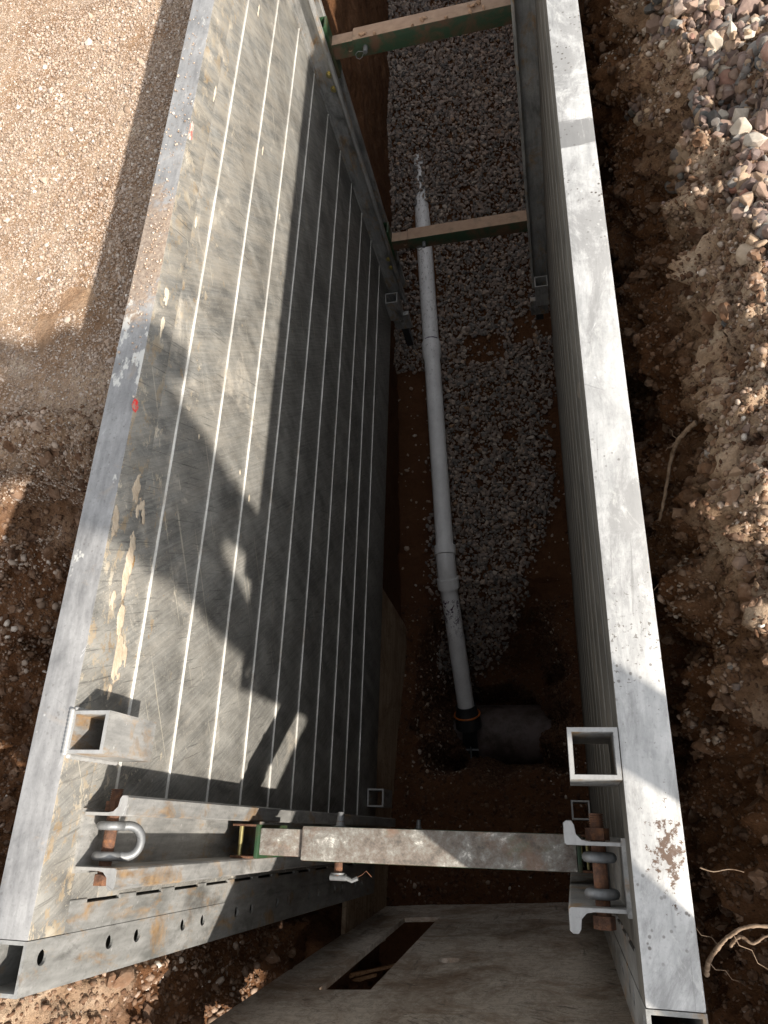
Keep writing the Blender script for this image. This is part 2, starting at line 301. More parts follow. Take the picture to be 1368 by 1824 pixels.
def pvc_mat():
    t = NT('white drain plastic'); s = t.sep()
    c = t.ramp(t.noise(9, 6, 0.7), [(0.35, (0.66, 0.65, 0.645)), (0.65, (0.80, 0.79, 0.78))])
    far = t.n('ShaderNodeMapRange'); t.link(s[1], far.inputs[0]); far.inputs[1].default_value = 2.2; far.inputs[2].default_value = 3.6
    g = t.math('MULTIPLY', t.ramp(t.noise(70, 6, 0.75, t.mapping((1, 0.5, 1))), [(0.56, 0.0), (0.63, 0.85)]), far.outputs[0])
    c = t.mix(g, c, (0.20, 0.18, 0.165))
    sc = t.ramp(t.noise(40, 4, 0.7, t.mapping((4, 0.6, 4))), [(0.62, 0.0), (0.72, 0.4)])
    c = t.mix(sc, c, (0.3, 0.29, 0.28))
    # purple primer runs near the glued joints
    d1 = t.n('ShaderNodeMapRange'); t.link(s[1], d1.inputs[0]); d1.inputs[1].default_value = 1.06; d1.inputs[2].default_value = 1.22
    p = t.math('MULTIPLY', t.ramp(t.noise(42, 6, 0.75, t.mapping((1, 0.6, 1)), 0.8), [(0.535, 0.0), (0.56, 1.0)]), t.math('MULTIPLY', d1.outputs[0], t.math('LESS_THAN', s[1], 1.30)))
    c = t.mix(p, c, (0.045, 0.012, 0.05))
    return t.set(c, 0.38, 0.0, t.bump(t.noise(60, 3), 0.05, 0.002))
M['pvc'] = pvc_mat()
t = NT('purple primer'); M['purple'] = t.set((0.09, 0.03, 0.12), 0.5)
t = NT('old sewer pipe coating'); M['main'] = t.set(t.mix(t.ramp(t.noise(6, 6, 0.7), [(0.42, 0.0), (0.6, 1.0)]), (0.05, 0.032, 0.024), (0.135, 0.10, 0.092)), t.ramp(t.noise(8, 4), [(0.3, 0.5), (0.7, 0.85)]), 0.0, t.bump(t.noise(40, 6), 0.3, 0.004))
t = NT('orange clamp'); M['orange'] = t.set(t.mix(t.ramp(t.noise(40, 4), [(0.5, 0.0), (0.65, 0.7)]), (0.50, 0.13, 0.02), (0.18, 0.06, 0.02)), 0.45)

def wood_mat(name, a, b, scuff, grain=(1, 1, 0.06), wrinkle=False):
    t = NT(name)
    g = t.noise(55, 6, 0.65, t.mapping(grain), 0.4)
    c = t.mix(t.ramp(g, [(0.35, 0.0), (0.65, 1.0)]), a, b)
    c = t.mix(t.ramp(t.noise(4, 8, 0.75, dist=0.8), [(0.45, 0.0), (0.62, 0.8)]), c, scuff)
    sc = t.noise(70, 4, 0.65, t.mapping((0.06, 1, 1), src=t.mapping((1, 1, 1), (0.2, 0.6, 0.3))))
    c = t.mix(t.math('MULTIPLY', t.ramp(sc, [(0.57, 0.0), (0.64, 0.85)]), t.ramp(t.noise(5, 5, 0.7), [(0.42, 0.0), (0.56, 1.0)])), c, tuple(x * 0.35 for x in a))
    sc2 = t.noise(60, 4, 0.65, t.mapping((1, 1, 0.05), src=t.mapping((1, 1, 1), (0.1, -0.5, 0.2))))
    c = t.mix(t.math('MULTIPLY', t.ramp(sc2, [(0.60, 0.0), (0.66, 0.6)]), t.ramp(t.noise(4, 5, 0.7, t.mapping((1, 1, 1), loc=(3, 7, 5))), [(0.46, 0.0), (0.6, 1.0)])), c, tuple(x * 0.4 for x in a))
    if wrinkle:
        wr = t.noise(26, 9, 0.8, t.mapping((1, 1, 0.5)), 1.6)
        c = t.mix(t.ramp(wr, [(0.50, 0.0), (0.54, 0.55), (0.58, 0.0)]), c, tuple(x * 0.38 for x in a))
        br = t.noise(3.2, 8, 0.75, t.mapping((1, 1, 0.45), loc=(1, 4, 9)), 0.5)
        c = t.mix(t.ramp(br, [(0.50, 0.0), (0.64, 0.55)]), c, (0.17, 0.105, 0.062))
        vt_ = t.noise(48, 6, 0.7, t.mapping((1, 1, 0.05)), 0.3)
        c = t.mix(t.math('MULTIPLY', t.ramp(vt_, [(0.56, 0.0), (0.66, 0.8)]), t.ramp(t.noise(2.6, 4), [(0.45, 0.0), (0.58, 1.0)])), c, tuple(x * 0.36 for x in a))
        c = t.mix(t.ramp(t.noise(60, 6, 0.75, t.mapping((1, 1, 1), loc=(5, 5, 5))), [(0.58, 0.0), (0.68, 0.5)]), c, (0.62, 0.56, 0.49))
        return t.set(c, 0.85, 0.0, t.bump(wr, 0.45, 0.004), 0.2)
    return t.set(c, 0.8, 0.0, t.bump(g, 0.25, 0.003), 0.25)
M['ply'] = wood_mat('grey weathered plywood', (0.48, 0.41, 0.34), (0.64, 0.565, 0.48), (0.25, 0.165, 0.105), (0.25, 0.25, 1.6), wrinkle=True)
M['plank_wood'] = wood_mat('brown stained plywood', (0.28, 0.195, 0.125), (0.46, 0.345, 0.235), (0.18, 0.105, 0.06), (1, 0.08, 1))
M['split'] = wood_mat('fresh split timber', (0.30, 0.16, 0.08), (0.48, 0.29, 0.16), (0.25, 0.13, 0.06), (0.1, 1, 1))
M['root'] = wood_mat('pale root bark', (0.15, 0.10, 0.062), (0.30, 0.22, 0.155), (0.09, 0.05, 0.03), (1, 1, 1))
t = NT('navy work cloth'); M['cloth'] = t.set(t.ramp(t.noise(30, 5), [(0.3, (0.03, 0.035, 0.05)), (0.7, (0.05, 0.055, 0.075))]), 0.9)
t = NT('dark hair'); M['hair'] = t.set((0.03, 0.02, 0.015), 0.7)
t = NT('skin'); M['skin'] = t.set((0.45, 0.27, 0.19), 0.5)
t = NT('boot leather'); M['boot'] = t.set((0.12, 0.07, 0.035), 0.7)
t = NT('black phone glass'); M['phone'] = t.set((0.02, 0.02, 0.022), 0.2)

# ------------------------------------------------------------------ object helpers
def link(name, me, parent=None, mats=()):
    o = bpy.data.objects.new(name, me); COL.objects.link(o)
    for x in mats: me.materials.append(x)
    if parent: o.parent = parent
    return o
def obj(name, bm, mat, parent=None, smooth=False, mats=None):
    bmesh.ops.recalc_face_normals(bm, faces=bm.faces)
    me = bpy.data.meshes.new(name); bm.to_mesh(me); bm.free()
    if smooth:
        for p in me.polygons: p.use_smooth = True
        if smooth is not True:
            me.set_sharp_from_angle(angle=math.radians(smooth))
    return link(name, me, parent, mats or [mat])
def tag(o, label=None, cat=None, group=None, kind=None):
    if label: o['label'] = label
    if cat: o['category'] = cat
    if group: o['group'] = group
    if kind: o['kind'] = kind
    return o
def thing(name, label, cat, loc=(0, 0, 0), group=None):
    o = bpy.data.objects.new(name, None); o.empty_display_size = 0.05; COL.objects.link(o); o.location = loc
    return tag(o, label, cat, group)
def box(bm, lo, hi, bev=0.0, mi=0):
    lo, hi = Vector(lo), Vector(hi); c = (lo + hi) / 2; s = hi - lo
    r = bmesh.ops.create_cube(bm, size=1.0, matrix=Matrix.Translation(c) @ Matrix.Diagonal((abs(s.x), abs(s.y), abs(s.z), 1)))
    vs = r['verts']
    if bev > 0:
        es = list({e for v in vs for e in v.link_edges})
        r2 = bmesh.ops.bevel(bm, geom=es, offset=bev, segments=2, affect='EDGES', profile=0.6)
        fs = r2['faces']
        vs = list({v for f in fs for v in f.verts})
    if mi:
        for f in {f for v in vs for f in v.link_faces}: f.material_index = mi
    return vs
def prism(bm, pts, z0, z1, axis='z'):
    """polygon pts (a, b) extruded; axis z: (x, y), axis x: (y, z), axis y: (x, z)"""
    def P(a, b, c): return (a, b, c) if axis == 'z' else (c, a, b) if axis == 'x' else (a, c, b)
    A = [bm.verts.new(P(a, b, z0)) for a, b in pts]; B = [bm.verts.new(P(a, b, z1)) for a, b in pts]
    n = len(pts); bm.faces.new(A); bm.faces.new(B[::-1])
    for i in range(n): bm.faces.new((A[i], A[(i + 1) % n], B[(i + 1) % n], B[i]))
def frames(path):
    path = [Vector(p) for p in path]; out = []; up = None
    for i, p in enumerate(path):
        d = (path[min(i + 1, len(path) - 1)] - path[max(i - 1, 0)]).normalized()
        if up is None:
            up = Vector((0, 0, 1)) if abs(d.z) < 0.9 else Vector((1, 0, 0))
        side = d.cross(up).normalized(); up = side.cross(d).normalized()
        out.append((p, side, up))
    return out
def tube(bm, path, r, seg=12, caps=True, closed=False):
    fr = frames(path); rr = r if hasattr(r, '__len__') else [r] * len(fr); rings = []
    for (p, s, u), q in zip(fr, rr):
        rings.append([bm.verts.new(p + s * (q * math.cos(2 * math.pi * k / seg)) + u * (q * math.sin(2 * math.pi * k / seg))) for k in range(seg)])
    pairs = list(zip(rings, rings[1:])) + ([(rings[-1], rings[0])] if closed else [])
    for A, B in pairs:
        for k in range(seg): bm.faces.new((A[k], A[(k + 1) % seg], B[(k + 1) % seg], B[k]))
    if caps and not closed: bm.faces.new(rings[0][::-1]); bm.faces.new(rings[-1])
def pipe(bm, path, r, wall, seg=28):
    """hollow round pipe"""
    fr = frames(path)
    def ring(f, q): p, s, u = f; return [bm.verts.new(p + s * (q * math.cos(2 * math.pi * k / seg)) + u * (q * math.sin(2 * math.pi * k / seg))) for k in range(seg)]
    O = [ring(f, r) for f in fr]; I = [ring(f, r - wall) for f in fr]
    for R_, fl in ((O, 0), (I, 1)):
        for A, B in zip(R_, R_[1:]):
            for k in range(seg):
                q = (A[k], A[(k + 1) % seg], B[(k + 1) % seg], B[k]); bm.faces.new(q[::-1] if fl else q)
    for a, b in ((O[0], I[0]), (O[-1], I[-1])):
        for k in range(seg): bm.faces.new((a[k], a[(k + 1) % seg], b[(k + 1) % seg], b[k]))
def square_tube(bm, x0, x1, y0, y1, z0, z1, w):
    """open hollow square section standing along z"""
    def ring(a, z): return [bm.verts.new(p + (z,)) for p in ((x0 + a, y0 + a), (x1 - a, y0 + a), (x1 - a, y1 - a), (x0 + a, y1 - a))]
    a, b, c, d = ring(0, z0), ring(0, z1), ring(w, z0), ring(w, z1)
    for k in range(4):
        j = (k + 1) % 4
        bm.faces.new((a[k], a[j], b[j], b[k])); bm.faces.new((c[k], d[k], d[j], c[j]))
        bm.faces.new((b[k], b[j], d[j], d[k])); bm.faces.new((a[k], c[k], c[j], a[j]))
def cut_plate(bm, W, Hh, T, rects=(), circles=(), M4=Matrix.Identity(4), seg=20):
    """plate in the local u, v plane, thickness T along +w, with rectangular and round openings"""
    us = {0.0, W}; vs = {0.0, Hh}
    for u0, u1, v0, v1 in rects: us |= {u0, u1}; vs |= {v0, v1}
    for u, v, r in circles: us |= {u - r * 1.3, u + r * 1.3}; vs |= {v - r * 1.3, v + r * 1.3}
    us, vs = sorted(us), sorted(vs)
    cache = {}
    def V(u, v, w):
        k = (round(u, 6), round(v, 6), round(w, 6))
        if k not in cache: cache[k] = bm.verts.new(M4 @ Vector((u, v, w)))
        return cache[k]
    def hole(i, j):
        if not (0 <= i < len(us) - 1 and 0 <= j < len(vs) - 1): return True
        a, b = (us[i] + us[i + 1]) / 2, (vs[j] + vs[j + 1]) / 2
        return any(u0 < a < u1 and v0 < b < v1 for u0, u1, v0, v1 in rects)
    for i in range(len(us) - 1):
        for j in range(len(vs) - 1):
            if hole(i, j): continue
            u0, u1, v0, v1 = us[i], us[i + 1], vs[j], vs[j + 1]
            cir = [c for c in circles if u0 <= c[0] <= u1 and v0 <= c[1] <= v1 and abs((u1 - u0) - c[2] * 2.6) < 1e-4 or (u0 < c[0] < u1 and v0 < c[1] < v1)]
            if cir:
                u, v, r = cir[0]
                for w in (0, T):
                    cs = [V(u + r * math.cos(2 * math.pi * (k + 0.5) / seg), v + r * math.sin(2 * math.pi * (k + 0.5) / seg), w) for k in range(seg)]
                    q = seg // 4; cor = [V(u1, v1, w), V(u0, v1, w), V(u0, v0, w), V(u1, v0, w)]
                    for s_ in range(4):
                        arc = cs[s_ * q:(s_ + 1) * q]
                        for a, b in zip(arc, arc[1:]): bm.faces.new((cor[s_], a, b))
                        nx = cs[((s_ + 1) * q) % seg]
                        bm.faces.new((cor[s_], arc[-1], nx, cor[(s_ + 1) % 4]))
                c0 = [V(u + r * math.cos(2 * math.pi * (k + 0.5) / seg), v + r * math.sin(2 * math.pi * (k + 0.5) / seg), 0) for k in range(seg)]
                c1 = [V(u + r * math.cos(2 * math.pi * (k + 0.5) / seg), v + r * math.sin(2 * math.pi * (k + 0.5) / seg), T) for k in range(seg)]
                for k in range(seg): bm.faces.new((c0[k], c0[(k + 1) % seg], c1[(k + 1) % seg], c1[k]))
            else:
                for w in (0, T): bm.faces.new((V(u0, v0, w), V(u1, v0, w), V(u1, v1, w), V(u0, v1, w)))
            for (di, dj, p, q) in ((-1, 0, (u0, v0), (u0, v1)), (1, 0, (u1, v0), (u1, v1)), (0, -1, (u0, v0), (u1, v0)), (0, 1, (u0, v1), (u1, v1))):
                if hole(i + di, j + dj): bm.faces.new((V(*p, 0), V(*q, 0), V(*q, T), V(*p, T)))

# ------------------------------------------------------------------ the earth: one sheet folded into the trench
YK = np.array([-6.0, -1.55, -1.05, -0.8, -0.36, 0.1, 0.5, 0.85, 1.0, 1.15, 1.5, 2.0, 3.0, 3.6, 4.2, 4.7, 5.2, 6.0, 7.5, 9.0, 12.0, 14.0])
def K(y, pairs):
    a = np.array(pairs, float); return np.interp(y, a[:, 0], a[:, 1])
def floor_z(x, y):
    z = K(y, [(-1.5, -2.7), (-0.36, -2.72), (0.1, -2.78), (0.5, -2.90), (0.85, -3.05), (1.15, -3.10), (1.6, -3.035), (2.4, -2.945), (3.2, -2.835), (3.6, -2.745), (4.0, -2.66), (4.45, -2.545), (4.9, -2.46), (6, -2.32), (8, -2.2), (14, -2.1)])
    # the dug-out pocket round the old sewer main
    wv = 0.03 * np.sin(x * 17 + 1.3) + 0.025 * np.sin(y * 23 + x * 9)
    px = np.clip((0.41 + wv - np.abs(x + 0.385)) / 0.19, 0, 1); py = np.clip((0.39 + wv - np.abs(y - 0.625)) / 0.18, 0, 1)
    pit = (px * px * (3 - 2 * px)) * (py * py * (3 - 2 * py))
    z = z - 1.0 * pit
    ramp = np.clip((1.42 - y) / 0.45, 0, 1) * np.clip((y - 0.5) / 0.2, 0, 1) * np.clip((0.42 - np.abs(x + 0.42)) / 0.12, 0, 1)
    z = np.minimum(z, z * 0 - 3.10 - 0.60 * ramp * ramp * (3 - 2 * ramp)) * (ramp > 0) + z * (ramp <= 0)
    z = z + 0.10 * np.clip((x + 0.05) / 0.2, 0, 1) * np.clip((1.9 - y) / 0.6, 0, 1)      # earth banked under the right panel
    return z
def profile(y):
    """cross-section control points (x, z), left to right"""
    lipz = K(y, [(-0.6, -0.12), (-0.30, -0.18), (-0.16, -0.9), (0.45, -1.15), (0.75, -0.75), (0.98, -0.30), (1.15, -0.25), (14, -0.25)])
    outz = K(y, [(-1.2, -0.2), (-0.45, -0.2), (-0.15, -0.75), (0.5, -0.8), (0.8, -0.5), (0.97, -0.27), (1.1, -0.25), (14, -0.25)])
    wl = K(y, [(-1.2, -0.98), (3.2, -1.0), (14, -1.0)])
    fl, fr = floor_z(np.array([-0.93]), np.array([y]))[0], floor_z(np.array([0.13]), np.array([y]))[0]
    wr = 0.19
    cr = K(y, [(-1, 0.42), (-0.1, 0.40), (0.3, 0.37), (0.7, 0.37), (1.2, 0.41), (1.8, 0.43), (2.5, 0.42), (14, 0.42)])
    lz = K(y, [(-1, -0.32), (0, -0.30), (0.4, -0.24), (1.2, -0.2), (2, -0.22), (14, -0.25)])
    pts = [(-30, -0.25), (-3.4, -0.25), (-2.3, K(y, [(-1, -0.22), (0.1, -0.4), (0.8, -0.35), (1.0, -0.25), (14, -0.25)])), (-1.55, outz), (-1.10, lipz), (wl, lipz - 0.10),
           (wl + 0.05 - 0.02, fl + 0.0), (-0.72, None), (-0.3, None), (0.12, None), (wr, fr), (wr + 0.03, -1.25), (0.40 * wr + 0.60 * cr, lz - 0.42), (cr, lz), (cr + 0.16, lz + 0.035), (1.1, lz + 0.10), (3.0, -0.05), (30, -0.2)]
    return [(x, floor_z(np.array([x]), np.array([y]))[0] if z is None else z) for x, z in pts]
SEG_N = [3, 14, 64, 44, 12, 110, 18, 36, 36, 10, 52, 40, 30, 26, 40, 30, 6]
ys = np.concatenate([[-30, -8, -3, -1.9, -1.6], np.arange(-1.5, 2.6, 0.0115), np.arange(2.6, 7.0, 0.024), np.arange(7.0, 12.0, 0.12), [12.3, 14, 20, 40]])
rows = []
for y in ys:
    pr = profile(min(max(y, -1.0), 11.5))
    cl = max(np.clip((-1.15 - y) / 0.35, 0, 1), np.clip((y - 12.0) / 1.5, 0, 1))      # the trench closes at both ends
    line = []
    for (a, b), n in zip(zip(pr, pr[1:]), SEG_N):
        tt = np.arange(n) / n
        line.append(np.stack([a[0] + (b[0] - a[0]) * tt, a[1] + (b[1] - a[1]) * tt], 1))
    line.append(np.array([pr[-1]])); line = np.concatenate(line)
    z = line[:, 1] * (1 - cl) + cl * np.maximum(line[:, 1], -0.2)
    rows.append(np.stack([line[:, 0], np.full(len(line), y), z], 1))
G = np.array(rows)                                              # rows, cols, 3
NR, NC = G.shape[:2]
starts = np.cumsum([0] + SEG_N)
fmask = np.zeros(NC, bool); fmask[starts[6]:starts[10]] = True
flat = G.reshape(-1, 3)
fm = np.tile(fmask, NR)
flat[fm, 2] = np.where(flat[fm, 1] < -1.15, flat[fm, 2], np.where(flat[fm, 1] > 12, flat[fm, 2], floor_z(flat[fm, 0], flat[fm, 1])))
# gravel stockpile to the right: a heap whose shoulder shows at the top right of the view
def heap(x, y):
    d = np.sqrt(((x - 1.55) / 1.15) ** 2 + ((y - 1.75) / 1.25) ** 2)
    return 0.24 * np.clip(1 - d, 0, 1) ** 1.1
sel = flat[:, 0] > 0.40
flat[sel, 2] += heap(flat[sel, 0], flat[sel, 1]) * np.clip((flat[sel, 0] - 0.40) / 0.15, 0, 1)
flat[sel, 2] += 0.36 * np.exp(-((flat[sel, 0] - 0.95) / 0.30) ** 2 - ((flat[sel, 1] + 1.02) / 0.30) ** 2) * np.clip((flat[sel, 0] - 0.45) / 0.2, 0, 1)  # unseen mound, added to block low sun from the left panel
def gridnormals(Gm):
    du = np.gradient(Gm, axis=1); dv = np.gradient(Gm, axis=0)
    n = np.cross(du, dv); l = np.linalg.norm(n, axis=2, keepdims=True); l[l == 0] = 1
    return n / l
Nrm = gridnormals(G).reshape(-1, 3)
x, y, z = flat[:, 0].copy(), flat[:, 1].copy(), flat[:, 2].copy()
near = np.clip((12 - np.abs(y - 4)) / 4, 0, 1)
slope = ((x > 0.15) & (x < 0.62)) | ((x < -0.95) & (x > -1.7) & (y < 1.05))
wallL = (x > -1.12) & (x < -0.9) & (y > 1.0)
amp = np.where(slope, np.where(x > 0, 2.0, 1.35), np.where(fm, 0.42, np.where(wallL, 0.30, 0.22)))
big = fbm(flat * 4.2, 3, 0.5, 3)
mid = fbm(flat * 15.0, 3, 0.55, 9)
rid = 1 - np.abs(vnoise(flat * 26.0, 31)); rid2 = 1 - np.abs(vnoise(flat * 52.0, 33))
fin = vnoise(flat * 75.0, 41)
disp = amp * (0.040 * big + 0.019 * mid + 0.018 * (rid - 0.6) + 0.014 * (rid2 - 0.6) + 0.007 * fin) * near
# keep clear of the shield: earth behind the panels stays behind them
off = Nrm * disp[:, None]
flat += off
inpan = (flat[:, 1] > -0.3) & (flat[:, 1] < 3.42) & (flat[:, 2] > -2.4)
flat[:, 0] = np.where(inpan & (flat[:, 0] > 0.0) & (flat[:, 0] < 0.185), 0.185, flat[:, 0])
flat[:, 0] = np.where(inpan & (flat[:, 0] < 0.0) & (flat[:, 0] > -0.99), -0.99, flat[:, 0])
wcol = np.tile((np.arange(NC) >= starts[5]) & (np.arange(NC) <= starts[6]), NR) & (flat[:, 1] > -0.6) & (flat[:, 1] < 1.3) & (flat[:, 2] < -1.9)
flat[:, 0] = np.where(wcol, np.minimum(flat[:, 0], -0.945), flat[:, 0])
G = flat.reshape(NR, NC, 3)
def mesh_np(name, verts, faces, smooth=True, attrs=None):
    """faces: (n, k) int array"""
    me = bpy.data.meshes.new(name); nf, k = faces.shape
    me.vertices.add(len(verts)); me.vertices.foreach_set('co', np.ascontiguousarray(verts, np.float32).ravel())
    me.loops.add(nf * k); me.loops.foreach_set('vertex_index', np.ascontiguousarray(faces, np.int32).ravel())
    me.polygons.add(nf); me.polygons.foreach_set('loop_start', np.arange(0, nf * k, k, dtype=np.int32))
    me.polygons.foreach_set('use_smooth', np.full(nf, smooth, bool))
    for n, a in (attrs or {}).items():
        at = me.attributes.new(n, 'FLOAT', 'POINT'); at.data.foreach_set('value', np.ascontiguousarray(a, np.float32))
    me.update(calc_edges=True); me.validate()
    return me
ii = np.arange(NR * NC).reshape(NR, NC)
faces = np.stack([ii[:-1, :-1], ii[:-1, 1:], ii[1:, 1:], ii[1:, :-1]], -1).reshape(-1, 4)
tag(link('ground', mesh_np('ground', flat, faces), None, [M['soil']]), 'stony brown earth cut open by the trench', 'ground', kind='structure')
Nrm = gridnormals(G)

# ------------------------------------------------------------------ stones
def stone_proto(npts, seed, flatn=0.75, bev=0.0, rough=0.0):
    r = random.Random(seed); bm = bmesh.new()
    for _ in range(npts):
        v = Vector((r.gauss(0, 1), r.gauss(0, 1), r.gauss(0, 1))).normalized() * r.uniform(0.85, 1.05)
        bm.verts.new((v.x * r.uniform(0.95, 1.05), v.y * 0.82, v.z * flatn))
    res = bmesh.ops.convex_hull(bm, input=bm.verts)
    junk = [g for g in res['geom_interior'] if isinstance(g, bmesh.types.BMVert)]
    if junk: bmesh.ops.delete(bm, geom=junk, context='VERTS')
    if bev:
        bmesh.ops.dissolve_limit(bm, angle_limit=math.radians(14), verts=bm.verts, edges=bm.edges)
        bmesh.ops.bevel(bm, geom=list(bm.edges), offset=bev, segments=2, affect='EDGES', profile=0.55)
    bmesh.ops.triangulate(bm, faces=bm.faces)
    bmesh.ops.recalc_face_normals(bm, faces=bm.faces)
    V = np.array([v.co[:] for v in bm.verts]); bm.verts.index_update()
    Fc = np.array([[v.index for v in f.verts] for f in bm.faces]); bm.free()
    return V, Fc
def pebble_proto(seed, sub=2, flatn=0.68, amt=0.22):
    bm = bmesh.new(); bmesh.ops.create_icosphere(bm, subdivisions=sub, radius=1.0)
    V = np.array([v.co[:] for v in bm.verts]); bm.verts.index_update()
    Fc = np.array([[v.index for v in f.verts] for f in bm.faces]); bm.free()
    n = vnoise(V * 1.1 + seed * 7.3, seed) * amt + vnoise(V * 2.3 + seed * 3.1, seed + 5) * amt * 0.5
    if amt > 0.5: n = n * 0.6 + 0.30 * fbm(V * 2.6 + seed, 3, 0.6, seed + 9)
    V = V * (1 + n)[:, None] * np.array([1.0, 0.78, flatn])
    return V, Fc
SHARP = [stone_proto(13, 100 + k, 0.5 + 0.06 * k) for k in range(8)]
CHUNK = [stone_proto(15 + k % 6, 200 + k, 0.55 + 0.05 * k, bev=0.06) for k in range(10)]
ROUND = [pebble_proto(20 + k, 2, 0.55 + 0.05 * k) for k in range(6)]
SMALL = [pebble_proto(40 + k, 1, 0.6 + 0.05 * k, 0.3) for k in range(4)] + [stone_proto(11, 300 + k, 0.6 + 0.06 * k) for k in range(4)]
LUMP = [pebble_proto(60 + k, 2, 0.75, 0.55) for k in range(6)]
def rotmats(n, nr=None, tilt=1.0):
    q = RNG.normal(size=(n, 4)); q /= np.linalg.norm(q, axis=1, keepdims=True)
    w, a, b, c = q.T
    return np.stack([np.stack([1 - 2 * (b * b + c * c), 2 * (a * b - c * w), 2 * (a * c + b * w)], -1),
                     np.stack([2 * (a * b + c * w), 1 - 2 * (a * a + c * c), 2 * (b * c - a * w)], -1),
                     np.stack([2 * (a * c - b * w), 2 * (b * c + a * w), 1 - 2 * (a * a + b * b)], -1)], -2)
def flatmats(nr):
    """lie roughly flat on the surface normal, random spin"""
    n = len(nr); nz = nr + RNG.normal(size=nr.shape) * 0.28; nz /= np.linalg.norm(nz, axis=1, keepdims=True)
    h = RNG.normal(size=nr.shape); u = np.cross(nz, h); u /= np.linalg.norm(u, axis=1, keepdims=True); v = np.cross(nz, u)
    return np.stack([u, v, nz], -1)
def scatter(name, P, N, size, protos, mat, label, cat, smooth, sink=0.25, rnd=None, lie=True):
    size = np.minimum(size, 2.3 * np.median(size)); n = len(P); Rm = flatmats(N) if lie else rotmats(n)
    rnd = RNG.random(n) if rnd is None else rnd
    Pc = P + N * (size * (0.55 - sink * 1.6))[:, None]
    kk = RNG.integers(0, len(protos), n); Vs, Fs, As = [], [], []; base = 0
    for k, (V, Fc) in enumerate(protos):
        idx = np.nonzero(kk == k)[0]
        if not len(idx): continue
        st = np.exp(RNG.normal(size=(len(idx), 1, 3)) * 0.13)
        W = np.einsum('nij,nvj->nvi', Rm[idx], V[None] * st * size[idx, None, None]) + Pc[idx, None, :]
        Fk = (Fc[None] + (np.arange(len(idx)) * len(V))[:, None, None] + base)
        Vs.append(W.reshape(-1, 3)); Fs.append(Fk.reshape(-1, 3)); As.append(np.repeat(rnd[idx], len(V))); base += len(idx) * len(V)
    me = mesh_np(name, np.concatenate(Vs), np.concatenate(Fs), smooth, {'rnd': np.concatenate(As)})
    return tag(link(name, me, None, [mat]), label, cat, kind='stuff')
def sample(n, c0, c1, y0, y1, keep=None, r_bias=None):
    """points on the earth between profile columns c0 and c1"""
    ri0, ri1 = np.searchsorted(ys, [y0, y1]); ri1 = min(ri1, NR - 2)
    A = G[ri0:ri1, c0:c1]; du = np.linalg.norm(G[ri0:ri1, c0 + 1:c1 + 1] - A, axis=2); dv = np.linalg.norm(G[ri0 + 1:ri1 + 1, c0:c1] - A, axis=2)
    w = (du * dv).ravel(); w /= w.sum()
    k = RNG.choice(len(w), n, p=w); r, c = np.divmod(k, c1 - c0); r += ri0; c += c0
    a, b = RNG.random((n, 1)), RNG.random((n, 1))
    P = (G[r, c] * (1 - a) + G[r, c + 1] * a) * (1 - b) + (G[r + 1, c] * (1 - a) + G[r + 1, c + 1] * a) * b
    N = Nrm[r, c]
    if keep is not None:
        q = keep(P); P, N = P[q], N[q]
    return P, N
S = starts
# bedding gravel on the trench floor
def px_on(px, py, z):
    d = ROT @ Vector((px - W_PX / 2, py - H_PX / 2, F_PX)); k = (z - 1.2) / d.z; return np.array([d.x * k, d.y * k, z])
A0, A1, A2, B1, C0 = px_on(747, 300, -2.585), px_on(768, 612, -2.79), px_on(793, 985, -2.925), px_on(797, 1030, -2.995), px_on(830, 1258, -3.50)
def clear_of_pipe(P):
    ok = np.ones(len(P), bool)
    for a, b in ((A0 + (A0 - A1) * 0.2, A1), (A1, A2), (A2, B1), (B1, C0)):
        t_ = np.clip(((P - a) @ (b - a)) / ((b - a) @ (b - a)), 0, 1); q = a + t_[:, None] * (b - a)
        dxy = np.hypot(P[:, 0] - q[:, 0], P[:, 1] - q[:, 1]); side = np.hypot(dxy, P[:, 2] - q[:, 2])
        # stones may bank up against the sides, and cover the pipe only where it runs into the bed
        lim = np.where(P[:, 1] > 4.15, 0.058, 0.072)
        ok &= (side > lim) & ~((dxy < 0.062) & (P[:, 1] < 4.15) & (P[:, 2] > q[:, 2]))
    return ok
def bed_keep(P):
    x, y = P[:, 0], P[:, 1]; e = vnoise(P * 4.0, 77) * 0.05 + vnoise(P * 14, 78) * 0.02
    left = np.where(y > 2.9, -1.2, -0.765) + e
    right = np.interp(y, [0.85, 0.95, 1.1, 1.35, 1.6, 1.9, 3.0, 12], [-0.60, -0.47, -0.32, -0.17, -0.06, 0.03, 0.14, 0.3]) + e
    bare = (np.abs(x + 0.36 + e) < 0.10) & (np.abs(y - 3.0) < 0.10) | (np.abs(x + 0.02 + e) < 0.16) & (np.abs(y - 3.12 - e) < 0.11)
    bare2 = (np.abs(x + 0.22) < 0.05) & (np.abs(y - 2.35) < 0.05)
    d_ = np.minimum(x - left, right - x)
    thin = (RNG.random(len(P)) < np.clip((y - 0.86) * 3.5, 0, 1)) & (RNG.random(len(P)) < np.clip(0.10 + d_ * 9, 0, 1))
    return (x > left) & (x < right) & ~((bare | bare2) & (RNG.random(len(P)) > 0.12)) & thin & (y > 0.86)
P, N = sample(135000, S[6] - 4, S[11], 0.85, 7.4, bed_keep)
N = N * 0.3 + np.array([0, 0, 0.7])
P[:, 2] += RNG.random(len(P)) * 0.03
q = clear_of_pipe(P); P, N = P[q], N[q]
scatter('gravel', P, N, np.exp(RNG.normal(size=len(P)) * 0.40) * 0.0112, SHARP, M['bed'], 'grey crushed gravel bed along the trench floor', 'gravel', False, 0.15, lie=False)
